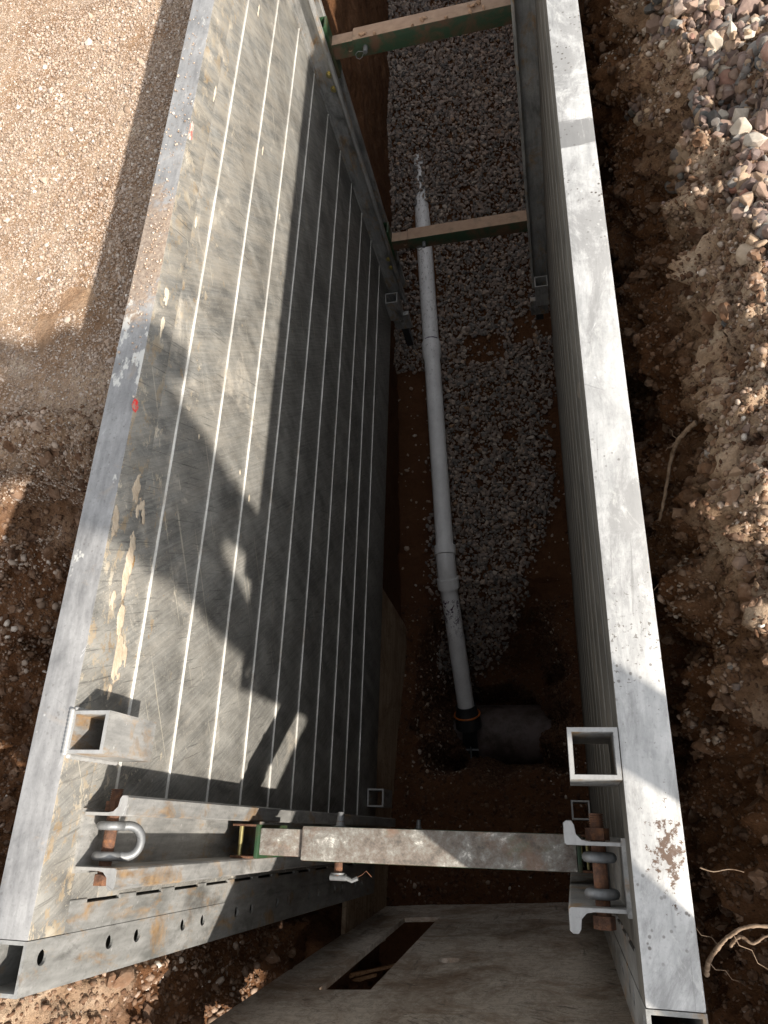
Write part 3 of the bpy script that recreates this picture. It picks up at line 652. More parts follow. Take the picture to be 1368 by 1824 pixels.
# stray stones on the dirt of the floor
P, N = sample(1500, S[6], S[10], -0.3, 3.4, lambda P: ((vnoise(P * 3.1, 5) > 0.05) | (P[:, 0] < -0.72)) & clear_of_pipe(P))
scatter('pebbles', P, N, np.exp(RNG.normal(size=len(P)) * 0.45) * 0.0075, SMALL, M['crust'], 'small pale pebbles scattered on the damp trench floor', 'pebbles', True)
# stones of the heap at the top right
def heap_keep(P):
    x, y = P[:, 0], P[:, 1]; e = vnoise(P * 6, 12) * 0.06
    edge = np.interp(y, [0.2, 0.6, 0.95, 1.3, 1.6, 2.0, 2.6, 4], [0.70, 0.64, 0.54, 0.48, 0.44, 0.40, 0.38, 0.42])
    return x > edge + e
P, N = sample(17000, S[12], S[16] - 21, 0.1, 3.0, heap_keep)
P[:, 2] += RNG.random(len(P)) * 0.02
half = RNG.random(len(P)) < 0.92
sz = np.exp(RNG.normal(size=len(P)) * 0.34) * 0.0150
scatter('gravel_heap', P[half], N[half], sz[half], CHUNK, M['heap'], 'heap of angular mixed stones on the right bank', 'gravel', False, 0.18, lie=False)
scatter('gravel_heap_rounded', P[~half], N[~half], sz[~half], ROUND, M['heap'], 'rounded river stones mixed through the heap on the right bank', 'gravel', True, 0.18)
# grit and pebbles in the banks
def bank_keep(P): return (vnoise(P * 4.0, 21) + 0.55 * vnoise(P * 13, 22) + np.clip((P[:, 2] + 0.42) * 2.6, -0.75, 0.9)) > 0.12
P, N = sample(52000, S[11], S[15], -0.9, 3.4, bank_keep)
scatter('bank_pebbles', P, N, np.exp(RNG.normal(size=len(P)) * 0.55) * 0.0046, SMALL, M['bankstone'], 'small dusty pebbles bedded in the right bank', 'pebbles', True, 0.2)
P, N = sample(900, S[11], S[15], -0.9, 3.0, bank_keep)
scatter('bank_stones', P, N, np.exp(RNG.normal(size=len(P)) * 0.40) * 0.0095, CHUNK, M['heap'], 'larger loose stones in the right bank', 'stones', False, 0.3)
P, N = sample(5200, S[10] + 20, S[14], -0.9, 3.0)
scatter('earth_clods', P, N, np.exp(RNG.normal(size=len(P)) * 0.5) * 0.0095, LUMP, M['clod'], 'crumbs of brown loam on the right bank', 'soil', False, 0.32)
# left side
def left_keep(P): return (vnoise(P * 3.0, 51) + 0.6 * vnoise(P * 11, 52)) > -0.25
P, N = sample(95000, S[1], S[5], 0.7, 4.0, left_keep)
scatter('ground_pebbles', P, N, np.exp(RNG.normal(size=len(P)) * 0.45) * 0.0037, SMALL, M['crust'], 'dusty pebbles trodden into the left bank', 'pebbles', True, 0.22)
P, N = sample(420, S[2], S[5], 0.8, 3.6, left_keep)
scatter('ground_stones', P, N, np.exp(RNG.normal(size=len(P)) * 0.35) * 0.0100, ROUND[:3] + CHUNK, M['crust'], 'larger pebbles on the left bank by the panel', 'stones', False, 0.35)
P, N = sample(9000, S[2], S[5] + 45, -0.95, 1.0, lambda P: (vnoise(P * 4.2, 61) + 0.4 * vnoise(P * 15, 62) + np.where(P[:, 1] < -0.25, 0.3, 0)) > 0.28)
scatter('hollow_pebbles', P, N, np.exp(RNG.normal(size=len(P)) * 0.55) * 0.0068, SMALL, M['bankstone'], 'pebbles bedded in the dark hollow left of the panel', 'pebbles', True, 0.2)
P, N = sample(1500, S[2], S[5] + 60, -0.95, 1.05)
scatter('hollow_clods', P, N, np.exp(RNG.normal(size=len(P)) * 0.4) * 0.011, LUMP, M['clod'], 'loam crumbs in the dark hollow left of the panel', 'soil', False, 0.35)

TINY = []
for k in range(5):
    V, Fc = pebble_proto(80 + k, 1, 0.75, 0.45); TINY.append((V, Fc))
ICO = [stone_proto(9, 400 + k, 0.7) for k in range(5)]
P, N = sample(60000, S[10] + 20, S[14], -0.5, 2.2)
scatter('loam_crumbs', P, N, np.exp(RNG.normal(size=len(P)) * 0.5) * 0.0038, TINY, M['clod'], 'fine crumbs of loam covering the right bank', 'soil', True, 0.3)
P, N = sample(52000, S[2], S[5] + 50, -0.9, 1.05)
scatter('hollow_crumbs', P, N, np.exp(RNG.normal(size=len(P)) * 0.5) * 0.0040, TINY, M['clod'], 'fine crumbs of loam in the hollow left of the panel', 'soil', True, 0.3)
P, N = sample(26000, S[6], S[10], -0.35, 1.3, clear_of_pipe)
scatter('floor_crumbs', P, N, np.exp(RNG.normal(size=len(P)) * 0.55) * 0.0058, TINY, M['dampclod'], 'crumbs of damp loam on the trench floor', 'soil', True, 0.3)
P, N = sample(150000, S[1] + 8, S[5], 0.85, 3.6, lambda P: (vnoise(P * 2.2, 91) + 0.5 * vnoise(P * 9, 92)) > -0.7)
scatter('ground_grit', P, N, np.exp(RNG.normal(size=len(P)) * 0.4) * 0.0027, ICO, M['crust'], 'fine pale grit over the left bank', 'grit', False, 0.2)

# single stones one can point at
def single_stone(name, loc, size, proto, mat, label, rnd, cat='stone', rot=(0, 0, 0), sc=(1, 1, 1), smooth=False):
    V, Fc = proto; E_ = Euler(rot).to_matrix()
    W = np.array([E_ @ Vector(v * np.array(sc) * size) for v in V])
    me = mesh_np(name, W, Fc, smooth, {'rnd': np.full(len(W), rnd)})
    o = link(name, me, None, [mat]); o.location = loc
    return tag(o, label, cat)
single_stone('rock', (-0.155, 4.62, -2.53), 0.085, LUMP[2], M['clod'], 'large brown earth covered rock half buried in the trench gravel', 1.0, 'rock', (0.3, 0.2, 0.5), (1, 0.8, 0.8), True)

# ------------------------------------------------------------------ trench shield panels
XL, XR, PH = -0.89, 0.079, 2.35
SEAMS = [-0.185 - 0.2035 * k for k in range(10)]
HOLES = [-0.046] + [v for k in range(7) for v in (-0.246 - 0.297 * k, -0.346 - 0.297 * k)]
def shield_panel(xi, s, dy, label, rail_mat, bead, plank):
    T = thing('trench_shield_panel', label, 'trench shield panel', (xi, 0, 0))
    X = lambda a: s * a                                     # a: distance into the trench from the inner face
    def bx(bm, a0, a1, y0, y1, z0, z1, bev=0.0, mi=0):
        box(bm, (min(X(a0), X(a1)), y0 + dy, z0), (max(X(a0), X(a1)), y1 + dy, z1), bev, mi)
    bm = bmesh.new(); bx(bm, -0.077, 0.0, -0.1896, 3.285, -0.098, 0.0, 0.004); bmesh.ops.recalc_face_normals(bm, faces=bm.faces); bm.normal_update()
    for f in bm.faces:
        if s * f.normal.x > 0.7: f.material_index = 1
    obj('top_rail', bm, None, T, 35, [rail_mat, plank])
    # planks with raised seam beads
    bm = bmesh.new(); tops = [-0.100] + SEAMS + [-PH]
    for a, b in zip(tops, tops[1:]):
        bx(bm, -0.072, -0.004, -0.1385, 3.235, b + 0.0006, a - 0.0006, 0.0025 if s > 0 else 0.0007)
    for k, zz in enumerate(SEAMS):
        bx(bm, -0.0065, 0.0005 if s > 0 else -0.0032, 0.016, 3.085, zz - 0.0018, zz + 0.0018, 0.0005, 1)
    obj('plank_wall', bm, None, T, 35, [plank, bead])
    # end posts: hollow, open at the top, holes down the inner wall
    for y0 in (-0.270, 3.285):
        bm = bmesh.new(); w = 0.006
        y1 = y0 + 0.080
        bx(bm, -0.077, -0.071, y0, y1, -PH, 0.0); 
        bx(bm, -0.071, -w, y0, y0 + w, -PH, 0.0); bx(bm, -0.071, -w, y1 - w, y1, -PH, 0.0)
        M4 = Matrix(((0, 0, s, X(-w)), (1, 0, 0, y0 + dy), (0, 1, 0, -PH), (0, 0, 0, 1)))
        cut_plate(bm, 0.080, PH, w, (), [(0.052 if y0 < 0 else 0.028, PH + h, 0.0125) for h in HOLES if h > -PH + 0.05], M4, 16)
        po = obj('end_post', bm, M['post'], T)
    # edge plate with short welds bridging its slot to the planks
    bm = bmesh.new(); bx(bm, -0.072, -0.0015, -0.1899, -0.1440, -PH, -0.0985)
    zz = -0.10
    while zz > -PH + 0.05:
        L = random.uniform(0.04, 0.075); bx(bm, -0.010, -0.0012, -0.1460, -0.1365, zz - L, zz, 0.002); zz -= L + random.uniform(0.10, 0.15)
    obj('edge_plate', bm, M['post'], T)
    # spreader channels: web on the planks, two fins with thick out-turned lips
    for (fa, fb) in ((0.012, -0.086), (3.185, 3.087)):
        bm = bmesh.new(); zt, zb = -0.085, -PH + 0.004
        bx(bm, -0.0035, 0.006, fb - 0.006, fa + 0.006, zb, zt)
        for yf, d in ((fa, 1), (fb, -1)):
            prof = [(0.006, 0.0), (0.055, 0.0), (0.066, 0.002), (0.074, 0.010), (0.076, 0.024), (0.080, 0.030), (0.088, 0.030), (0.093, 0.026), (0.093, -0.003), (0.090, -0.006), (0.006, -0.006)]
            prism(bm, [(X(a), yf + dy + d * (b if b > -0.0001 else b)) for a, b in prof], zb, zt + (0.0 if d > 0 else 0.001))
        obj('spreader_channel', bm, M['channel'], T, 40)
        for yf, d in ((fa, 1), (fb, -1)):
            ed = bmesh.new(); prof = [(0.008, -0.0005), (0.055, -0.0005), (0.066, 0.0015), (0.0745, 0.010), (0.0765, 0.0235), (0.080, 0.029), (0.088, 0.029), (0.092, 0.0255), (0.092, -0.0025), (0.089, -0.0055), (0.008, -0.0055)]
            prism(ed, [(X(a), yf + dy + d * b) for a, b in prof], zt + 0.0011, zt + 0.003)
            obj('channel_end', ed, M['cut'], T)
    # stacking sockets
    for (y0, zt) in ((0.107, -0.001), (0.085, -2.165), (2.915, -0.001), (2.915, -2.165)):
        bm = bmesh.new(); yy = y0 + dy * 1.4
        square_tube(bm, min(X(0.0005), X(0.077)), max(X(0.0005), X(0.077)), yy, yy + 0.077, zt - 0.165, zt, 0.0075)
        so = obj('stacking_socket', bm, M['channel'], T)
        bm = bmesh.new()
        x0, x1 = sorted((X(0.001), X(0.0765)))
        square_tube(bm, x0, x1, yy + 0.0006, yy + 0.0764, zt + 0.0003, zt + 0.0016, 0.0063)
        obj('cut_edge', bm, M['cut'], so)
    # brackets and feet below the far low sockets
    bm = bmesh.new()
    M4 = Matrix(((s, 0, 0, X(0.004)), (0, 0, 1, 2.955 + dy), (0, 1, 0, -2.47), (0, 0, 0, 1)))
    cut_plate(bm, 0.105, 0.13, 0.03, (), [(0.055, 0.075, 0.009)], M4, 16)
    obj('socket_bracket', bm, M['channel'], T)
    bm = bmesh.new(); bx(bm, 0.035, 0.080, 2.96, 3.0, -2.66 if s > 0 else -2.53, -2.475, 0.004); obj('foot_post', bm, M['black'], T)
    return T
PL = shield_panel(XL, 1, 0.0, 'left aluminium trench shield panel, mud splashed, with a dull grey top rail', M['rail_grey'], M['bead'], M['plank'])
PR = shield_panel(XR, -1, -0.022, 'right aluminium trench shield panel seen edge on, with a bright top rail', M['rail_bright'], M['bead_dull'], M['plank_shade'])

# weld beads round the left top socket
bm = bmesh.new()
for (p, q) in (((0.002, 0.104, -0.002), (0.002, 0.104, -0.165)), ((0.002, 0.187, -0.002), (0.002, 0.187, -0.165)), ((-0.001, 0.104, 0.001), (-0.001, 0.187, 0.001))):
    n = 24; pts = [Vector(p).lerp(Vector(q), k / n) for k in range(n + 1)]
    tube(bm, pts, [0.0042 + 0.0013 * (k % 2) for k in range(n + 1)], 8)
obj('weld_bead', bm, M['cut'], PL, True)

def crust(bm, ry, rz, th, seed, cell=0.0022, thr=0.42, ax=(1.0, 1.0)):
    """an irregular crust in the local y, z plane: a noise field cut at a threshold inside an ellipse"""
    ny, nz = int(2.6 * ry / cell) + 2, int(2.6 * rz / cell) + 2
    gy, gz = np.meshgrid(np.linspace(-1.3 * ry, 1.3 * ry, ny + 1), np.linspace(-1.3 * rz, 1.3 * rz, nz + 1), indexing='ij')
    f = fbm(np.stack([gy.ravel() * 55 * ax[0], gz.ravel() * 55 * ax[1], np.full(gy.size, seed * 5.3)], 1), 4, 0.6, seed).reshape(gy.shape)
    h = 1.0 - (gy / ry) ** 2 - (gz / rz) ** 2 + 0.75 * f
    ok = (h[:-1, :-1] + h[1:, :-1] + h[1:, 1:] + h[:-1, 1:]) / 4 > thr
    vt = {}
    def V(i, j):
        if (i, j) not in vt: vt[(i, j)] = bm.verts.new((th * min(1.0, max(0.12, (h[i, j] - thr) * 1.6)), gy[i, j], gz[i, j]))
        return vt[(i, j)]
    for i in range(ny):
        for j in range(nz):
            if ok[i, j]: bm.faces.new((V(i, j), V(i + 1, j), V(i + 1, j + 1), V(i, j + 1)))
    left, best = set(bm.verts), []
    while left:                                                        # keep the one largest patch
        st = [left.pop()]; isl = list(st)
        while st:
            for e in st.pop().link_edges:
                for v in e.verts:
                    if v in left: left.remove(v); st.append(v); isl.append(v)
        if len(isl) > len(best): best = isl
    keep_ = set(best); bmesh.ops.delete(bm, geom=[v for v in bm.verts if v not in keep_], context='VERTS')
    rim = [e for e in bm.edges if e.is_boundary]
    ex = bmesh.ops.extrude_edge_only(bm, edges=rim)
    for v in ex['geom']:
        if isinstance(v, bmesh.types.BMVert): v.co.x = 0.0
def ray(px, py):
    d = ROT @ Vector((px - W_PX / 2, py - H_PX / 2, F_PX)); return d
def hitX(px, py, x):
    d = ray(px, py); k = x / d.x; return Vector((x, d.y * k, 1.2 + d.z * k))
def hitZ(px, py, z):
    d = ray(px, py); k = (z - 1.2) / d.z; return Vector((d.x * k, d.y * k, z))
# (centre y, centre z, half length, half height) of the splashes on the left panel face
def splash(items, mat, th=0.0012):
    for k, (px, py, ry, rz) in enumerate(items):
        if mat is M['mud']: ry *= 1.35; rz *= 1.45
        h = hitX(px, py, XL); bm = bmesh.new(); crust(bm, ry, rz, th, 11 + k * 3 + int(px), ax=(0.6, 1.0))
        bmesh.ops.translate(bm, vec=(-0.0041 if h.z < -0.1 else 0.0002, h.y, h.z), verts=bm.verts)
        obj('mud_splash', bm, mat, PL, True)
splash([(245, 870, 0.028, 0.012), (250, 915, 0.034, 0.014), (232, 985, 0.05, 0.013), (222, 1035, 0.04, 0.010), (205, 930, 0.040, 0.010), (205, 1180, 0.055, 0.030), (213, 1110, 0.03, 0.012), (200, 1075, 0.02, 0.008)], M['mud'])
splash([(297, 525, 0.035, 0.012), (352, 395, 0.04, 0.006), (383, 165, 0.05, 0.005), (320, 735, 0.012, 0.006), (357, 778, 0.012, 0.006), (430, 840, 0.012, 0.006), (446, 888, 0.013, 0.006), (470, 268, 0.03, 0.004), (500, 385, 0.022, 0.006), (462, 22, 0.06, 0.006), (290, 575, 0.045, 0.007), (380, 1215, 0.014, 0.004)], M['mudpale'])
splash([(345, 935, 0.014, 0.012), (290, 1060, 0.02, 0.012), (240, 1000, 0.02, 0.008)], M['mudbrown'], 0.0022)
for k, (px, py, ry, rz) in enumerate([(241, 722, 0.020, 0.012), (340, 235, 0.045, 0.009)]):
    bm = bmesh.new(); h = hitX(px, py, XL); crust(bm, ry, rz, 0.0006, 5 + k, thr=0.25)
    bmesh.ops.translate(bm, vec=(0.0003 if h.z > -0.098 else -0.0038, h.y, h.z), verts=bm.verts); obj('paint_mark', bm, M['red'] if k == 0 else M['redfaded'], PL)
# grit lying on the left top rail
n = 420; gy = np.concatenate([RNG.normal(1.28, 0.13, 230), RNG.normal(1.75, 0.3, n - 230)]); gx = XL - RNG.uniform(0.004, 0.072, n)
P = np.stack([gx, gy, np.full(n, 0.0004)], 1)
scatter('grit', P, np.tile([0.0, 0.0, 1.0], (n, 1)), np.exp(RNG.normal(size=n) * 0.5) * 0.0020, SMALL, M['crust'], 'sandy grit lying on the left top rail', 'grit', True, 0.1)

# ------------------------------------------------------------------ lifting shackles with their rusty bolts
def shackle(xi, s, dy, label, px_off):
    T = thing('lifting_shackle', label, 'shackle', (xi, 0, 0)); X = lambda a: s * a
    zt = -0.125; a0 = 0.040
    bm = bmesh.new(); tube(bm, [(X(a0), y + dy, zt) for y in (-0.110, -0.108, 0.012, 0.030, 0.054)], [0.0105, 0.0115, 0.0115, 0.011, 0.009], 14)
    for k in range(6): tube(bm, [(X(a0), 0.034 + dy + k * 0.0035, zt), (X(a0), 0.036 + dy + k * 0.0035, zt)], 0.0115, 14)
    obj('bolt', bm, M['rust'], T, 40)
    bm = bmesh.new(); n = 6
    prism(bm, [(X(a0) + 0.019 * math.cos(k * math.pi / 3), zt + 0.019 * math.sin(k * math.pi / 3)) for k in range(6)], 0.0135 + dy, 0.032 + dy, 'y')
    obj('nut', bm, M['rust'], T); bm = bmesh.new()
    prism(bm, [(X(a0) + 0.017 * math.cos(k * math.pi / 3), zt + 0.017 * math.sin(k * math.pi / 3)) for k in range(6)], -0.112 + dy, -0.0935 + dy, 'y')
    obj('nut', bm, M['rust'], T)
    bm = bmesh.new(); path = []
    yc, hw = -0.037 + dy, 0.026
    for k in range(15):
        a = math.pi * k / 14
        path.append((X(a0 + px_off * 0.7 + px_off * math.sin(a)), yc - hw * math.cos(a) * (1.0 + 0.25 * math.sin(a)), zt - 0.012 - 0.05 * math.sin(a) * 0.4))
    path = [(X(a0), yc - hw, zt)] + path + [(X(a0), yc + hw, zt)]
    tube(bm, path, 0.0085, 12)
    for q in (-hw, hw):
        ring = [(X(a0) + 0.0195 * math.cos(2 * math.pi * k / 18), yc + q, zt + 0.0195 * math.sin(2 * math.pi * k / 18)) for k in range(18)]
        tube(bm, ring, 0.0080, 10, closed=True)
    obj('bow', bm, M['galv'], T, True)
    return T
shackle(XL, 1, 0.0, 'grey shackle on a rusty orange bolt at the top of the left panel', 0.028)
shackle(XR, -1, -0.022, 'grey shackle on a rusty brown bolt at the top of the right panel', -0.004)

# ------------------------------------------------------------------ spreader bars
def spreader(yc, zt, w, sleeve0, pin_x, mat, label, right_a, near):
    """telescoping square bar pinned between the two panels; zt = top of the sleeve"""
    T = thing('spreader_bar', label, 'spreader bar', (0, yc, zt)); wi = w - 0.016
    xl, xr = XL + 0.105 + (0.02 if near else 0.0), XR - right_a
    bm = bmesh.new(); box(bm, (sleeve0, -w / 2, -w), (xr, w / 2, 0), 0.006); obj('outer_tube', bm, mat, T, 40)
    bm = bmesh.new()
    if near:
        box(bm, (xl, -wi / 2, -w + 0.008), (sleeve0 - 0.0005, wi / 2, -0.008), 0.005)
    else:
        M4 = Matrix(((1, 0, 0, xl), (0, 0, 1, -wi / 2), (0, 1, 0, -w + 0.008), (0, 0, 0, 1)))
        cut_plate(bm, sleeve0 - xl, w - 0.016, 0.004, (), [(sleeve0 - xl - 0.02, (w - 0.016) / 2, 0.011)], M4, 16)
        box(bm, (xl, -wi / 2 + 0.0045, -w + 0.008), (sleeve0 - 0.0005, wi / 2, -0.008), 0.003)
    obj('inner_tube', bm, mat, T, 40)
    for side in (0, 1):
        bm = bmesh.new(); hb = 0.20 if near else 0.23
        f = 0.078                                                        # cheeks fit between the fins
        if side == 0: a, b, pl = XL + 0.052, xl - 0.010, (xl - 0.010, xl)
        else: a, b, pl = xr + 0.010, XR - 0.014, (xr, xr + 0.010)
        up = 0.0 if near else 0.075
        box(bm, (pl[0], -f / 2, -hb + up), (pl[1], f / 2, up), 0.002, 0)
        for q in (-1, 1):
            y0, y1 = sorted((q * f / 2, q * (f / 2 - 0.005)))
            box(bm, (min(a, b), y0, -hb + up), (max(a, b), y1, up), 0.001, 1)
        br = obj('end_bracket', bm, None, T, 40, [M['green'], M['green'] if not near else M['rust']])
        for zb in ((-0.035, -0.15) if near else (-0.12, -0.19)):
            xm = (XL + 0.062) if side == 0 else (XR - 0.05)
            bm = bmesh.new(); yn = -0.064 if not near else -0.038
            tube(bm, [(xm, yn, zb), (xm, 0.055 if not near else 0.038, zb)], 0.006, 12)
            if not near:
                tube(bm, [(xm, yn + 0.004, zb), (xm, yn + 0.010, zb)], 0.0115, 6); tube(bm, [(xm, yn + 0.0105, zb), (xm, yn + 0.0125, zb)], 0.017, 18)
            obj('bolt', bm, M['brass'], br, 40)
    # locking pin and its clip
    bm = bmesh.new(); l = w / 2
    zp = -w / 2
    tube(bm, [(pin_x, -l - 0.036, zp), (pin_x, -l - 0.03, zp), (pin_x, l + 0.012, zp), (pin_x, l + 0.03, zp)], [0.009, 0.0105, 0.0105, 0.006], 14)
    pn = obj('locking_pin', bm, M['rust'] if near else M['galv'], T, 40)
    bm = bmesh.new()
    if near:
        tube(bm, [(pin_x, l + 0.0005, zp), (pin_x, l + 0.003, zp), (pin_x, l + 0.0032, zp), (pin_x, l + 0.034, zp)], [0.017, 0.017, 0.0115, 0.0075], 18)
        obj('pin_tip', bm, M['galv'], pn, 40); bm = bmesh.new()
        tube(bm, [(pin_x, -l - 0.024, zp), (pin_x, -l - 0.028, zp)], 0.018, 18)
        tube(bm, [(pin_x - 0.018, -l - 0.034, zp + 0.004), (pin_x + 0.022, -l - 0.034, zp + 0.004)], 0.0075, 10)
        tube(bm, [(pin_x + 0.02, -l - 0.034, zp + 0.004), (pin_x + 0.036, -l - 0.04, zp), (pin_x + 0.05, -l - 0.034, zp)], 0.0055, 8)
        obj('pin_head', bm, M['galv'], pn, 40)
        bm = bmesh.new(); tube(bm, [(pin_x + 0.045, -l - 0.034, zp), (pin_x + 0.062, -l - 0.026, zp + 0.004), (pin_x + 0.073, -l - 0.017, zp + 0.008), (pin_x + 0.085, -l - 0.03, zp)], 0.0007, 6)
        obj('tie_wire', bm, M['rust'], pn)
    else:
        path = [(pin_x + 0.012, -l - 0.029, zp + 0.016), (pin_x - 0.004, -l - 0.029, zp), (pin_x - 0.030, -l - 0.029, zp + 0.006), (pin_x - 0.044, -l - 0.029, zp - 0.003), (pin_x - 0.044, -l - 0.029, zp - 0.020), (pin_x - 0.033, -l - 0.029, zp - 0.028), (pin_x - 0.020, -l - 0.029, zp - 0.022), (pin_x - 0.002, -l - 0.030, zp + 0.004), (pin_x + 0.014, -l - 0.030, zp + 0.008)]
        tube(bm, path, 0.0016, 8); obj('pin_clip', bm, M['galv'], pn, True)
    return T
spreader(-0.040, -0.645, 0.079, -0.652, -0.565, M['green_worn'], 'nearest spreader bar, blotched with rust and white cement', 0.072, True)
spreader(-0.040, -1.83, 0.079, -0.66, -0.595, M['green_worn'], 'spreader bar hidden under the nearest one, only its grey pin head showing', 0.072, True)
spreader(3.136, -0.695, 0.082, -0.69, -0.640, M['green_earth'], 'upper green spreader bar at the far end, topped with dry earth', 0.086, False)
spreader(3.136, -1.86, 0.082, -0.69, -0.600, M['green_earth'], 'lower green spreader bar at the far end, crossing above the white pipe', 0.086, False)
# crumbs of earth on the upper far bar
for k, (px, py, sz) in enumerate([(646, 62, 0.013), (668, 62, 0.007), (753, 38, 0.011), (757, 33, 0.009), (735, 52, 0.007), (795, 33, 0.008), (843, 12, 0.014), (853, 8, 0.012), (862, 15, 0.009), (838, 22, 0.009), (835, 12, 0.008)]):
    h = hitZ(px, py, -0.695)
    h.y = min(max(h.y, 3.098), 3.174)
    single_stone('earth_clod', (h.x, h.y, -0.693 + sz * 0.3), sz, LUMP[k % 6], M['earthclod'], 'crumb of dry earth lying on the upper far spreader bar', 0.6, 'clod', (k, k * 2, k * 3), (1.2, 1, 0.6), True)['group'] = 'earth crumbs on the far spreader bar'

# ------------------------------------------------------------------ pipes
def at_depth(px, py, w, od=0.107):
    d = ray(px, py); k = od / w; p = d * k; return Vector((p.x, p.y, p.z + 1.2))
RP = 0.0555
def on_px(px, py, z): return hitZ(px, py, z)
A0, A1, A2, B1, C0 = (Vector(v) for v in (A0, A1, A2, B1, C0))
T = thing('drain_pipe', 'white plastic drain pipe lying on the gravel and dropping onto the old main', 'pipe', A1)
def rel(v): return tuple(Vector(v) - A1)
def piece(name, p, q, r, mat=M['pvc'], wall=0.006, ext=0.0):
    bm = bmesh.new(); d = (Vector(q) - Vector(p)).normalized()
    p, q = Vector(p) - d * ext, Vector(q) + d * ext
    n = max(2, int((q - p).length / 0.15)); pipe(bm, [rel(p.lerp(q, k / n)) for k in range(n + 1)], r, wall); return obj(name, bm, mat, T, 50)
piece('pipe_length', A0 + (A0 - A1) * 0.06, A1, RP)
piece('pipe_length', A1, A2, RP - 0.001)
d1 = (A2 - A1).normalized(); d0 = (A1 - A0).normalized(); d2 = (C0 - B1).normalized()
bm = bmesh.new(); fr = [A1 - d1 * 0.012, A1 + d1 * 0.0, A1 + d1 * 0.10, A1 + d1 * 0.115, A1 + d1 * 0.135]
tube(bm, [rel(p) for p in fr], [RP + 0.004, RP + 0.009, RP + 0.009, RP + 0.004, RP - 0.001], 28, False); obj('bell_socket', bm, M['pvc'], T, 40)
bm = bmesh.new(); c = A1 - d1 * 0.016; up = Vector((0, 0, 1)); sd = d1.cross(up).normalized(); up = sd.cross(d1)
prev = None
for k in range(13):
    a = math.radians(60 - k * 8); wob = 0.004 * math.sin(k * 1.7)
    o_ = sd * math.sin(a) * -1 + up * math.cos(a)
    v0 = bm.verts.new(rel(c + o_ * (RP + 0.002) - d1 * (0.004 + wob * 0.3))); v1 = bm.verts.new(rel(c + o_ * (RP + 0.002) + d1 * (0.006 + wob)))
    if prev: bm.faces.new((prev[0], v0, v1, prev[1]))
    prev = (v0, v1)
r_ = bmesh.ops.solidify(bm, geom=bm.faces[:], thickness=0.0008)
obj('primer_mark', bm, M['purple'], T)
bm = bmesh.new()
bend = [A2 - d1 * 0.045, A2 - d1 * 0.044, A2 + d1 * 0.012, A2 + d1 * 0.013]
tube(bm, [rel(p) for p in bend], [RP + 0.002, RP + 0.0115, RP + 0.0115, RP + 0.001], 28, False)
curve = []
for k in range(9):
    s_ = k / 8; pA, pB, pC = A2 + d1 * 0.012, A2 + d1 * 0.075, B1 - d2 * 0.0
    curve.append(pA * (1 - s_) ** 2 + pB * 2 * s_ * (1 - s_) + pC * s_ ** 2)
tube(bm, [rel(p) for p in curve], RP + 0.004, 28, False)
tube(bm, [rel(p) for p in (B1 - d2 * 0.004, B1 - d2 * 0.003, B1 + d2 * 0.062, B1 + d2 * 0.063)], [RP + 0.003, RP + 0.0125, RP + 0.0125, RP + 0.001], 28, False)
obj('elbow_fitting', bm, M['pvc'], T, 40)
piece('drop_length', B1 + d2 * 0.05, C0 + d2 * 0.12, RP - 0.002)

MAIN_R, MC = 0.19, Vector((0, 0.60, -3.86))
bm = bmesh.new(); pipe(bm, [(-0.95 + 0.1 * k, MC.y, MC.z) for k in range(13)], MAIN_R, 0.02, 40)
o = obj('sewer_main', bm, M['main'], None, 50)
tag(o, 'old dark sewer pipe lying across the bottom of the dug pocket', 'sewer pipe')
S0 = C0 + d2 * 0.02
T2 = thing('pipe_saddle', 'black rubber saddle with an orange clamp joining the white pipe to the old main', 'pipe saddle', S0)
bm = bmesh.new(); tube(bm, [tuple(d2 * t_) for t_ in (-0.030, -0.028, 0.01, 0.03, 0.07, 0.12)], [RP + 0.004, RP + 0.010, RP + 0.012, RP + 0.020, RP + 0.026, RP + 0.028], 28, False)
obj('rubber_boot', bm, M['black'], T2, 40)
bm = bmesh.new(); sd = d2.cross(Vector((1, 0, 0))).normalized(); sx = sd.cross(d2)
cc = d2 * 0.035
tube(bm, [cc + (sx * math.cos(2 * math.pi * k / 32) + sd * math.sin(2 * math.pi * k / 32)) * (RP + 0.0255) for k in range(32)], 0.006, 8, closed=True)
obj('clamp_ring', bm, M['orange'], T2, True)
bm = bmesh.new(); prev = None
for k in range(15):
    a = math.radians(-20 + k * 11)                                       # band round the main
    c_ = Vector((S0.x, MC.y, MC.z)) - S0; rr = MAIN_R + 0.004
    p = c_ + Vector((0, -math.sin(a) * rr, math.cos(a) * rr)); vs_ = [bm.verts.new(p + Vector((q, 0, 0))) for q in (-0.048, 0.048)]
    if prev: bm.faces.new((prev[0], prev[1], vs_[1], vs_[0]))
    prev = vs_
bmesh.ops.solidify(bm, geom=bm.faces[:], thickness=-0.006); obj('strap', bm, M['black'], T2)
bm = bmesh.new(); fy = MC.y - S0.y - MAIN_R * 0.62; fz = MC.z - S0.z + MAIN_R * 0.80
for q in (-0.03, 0.03): box(bm, (q - 0.022, fy - 0.006, fz), (q + 0.022, fy + 0.006, fz + 0.022), 0.002)
tube(bm, [(0, fy + 0.03, fz + 0.012), (0, fy - 0.05, fz - 0.01)], 0.006, 10)
obj('strap_lug', bm, M['galv'], T2)

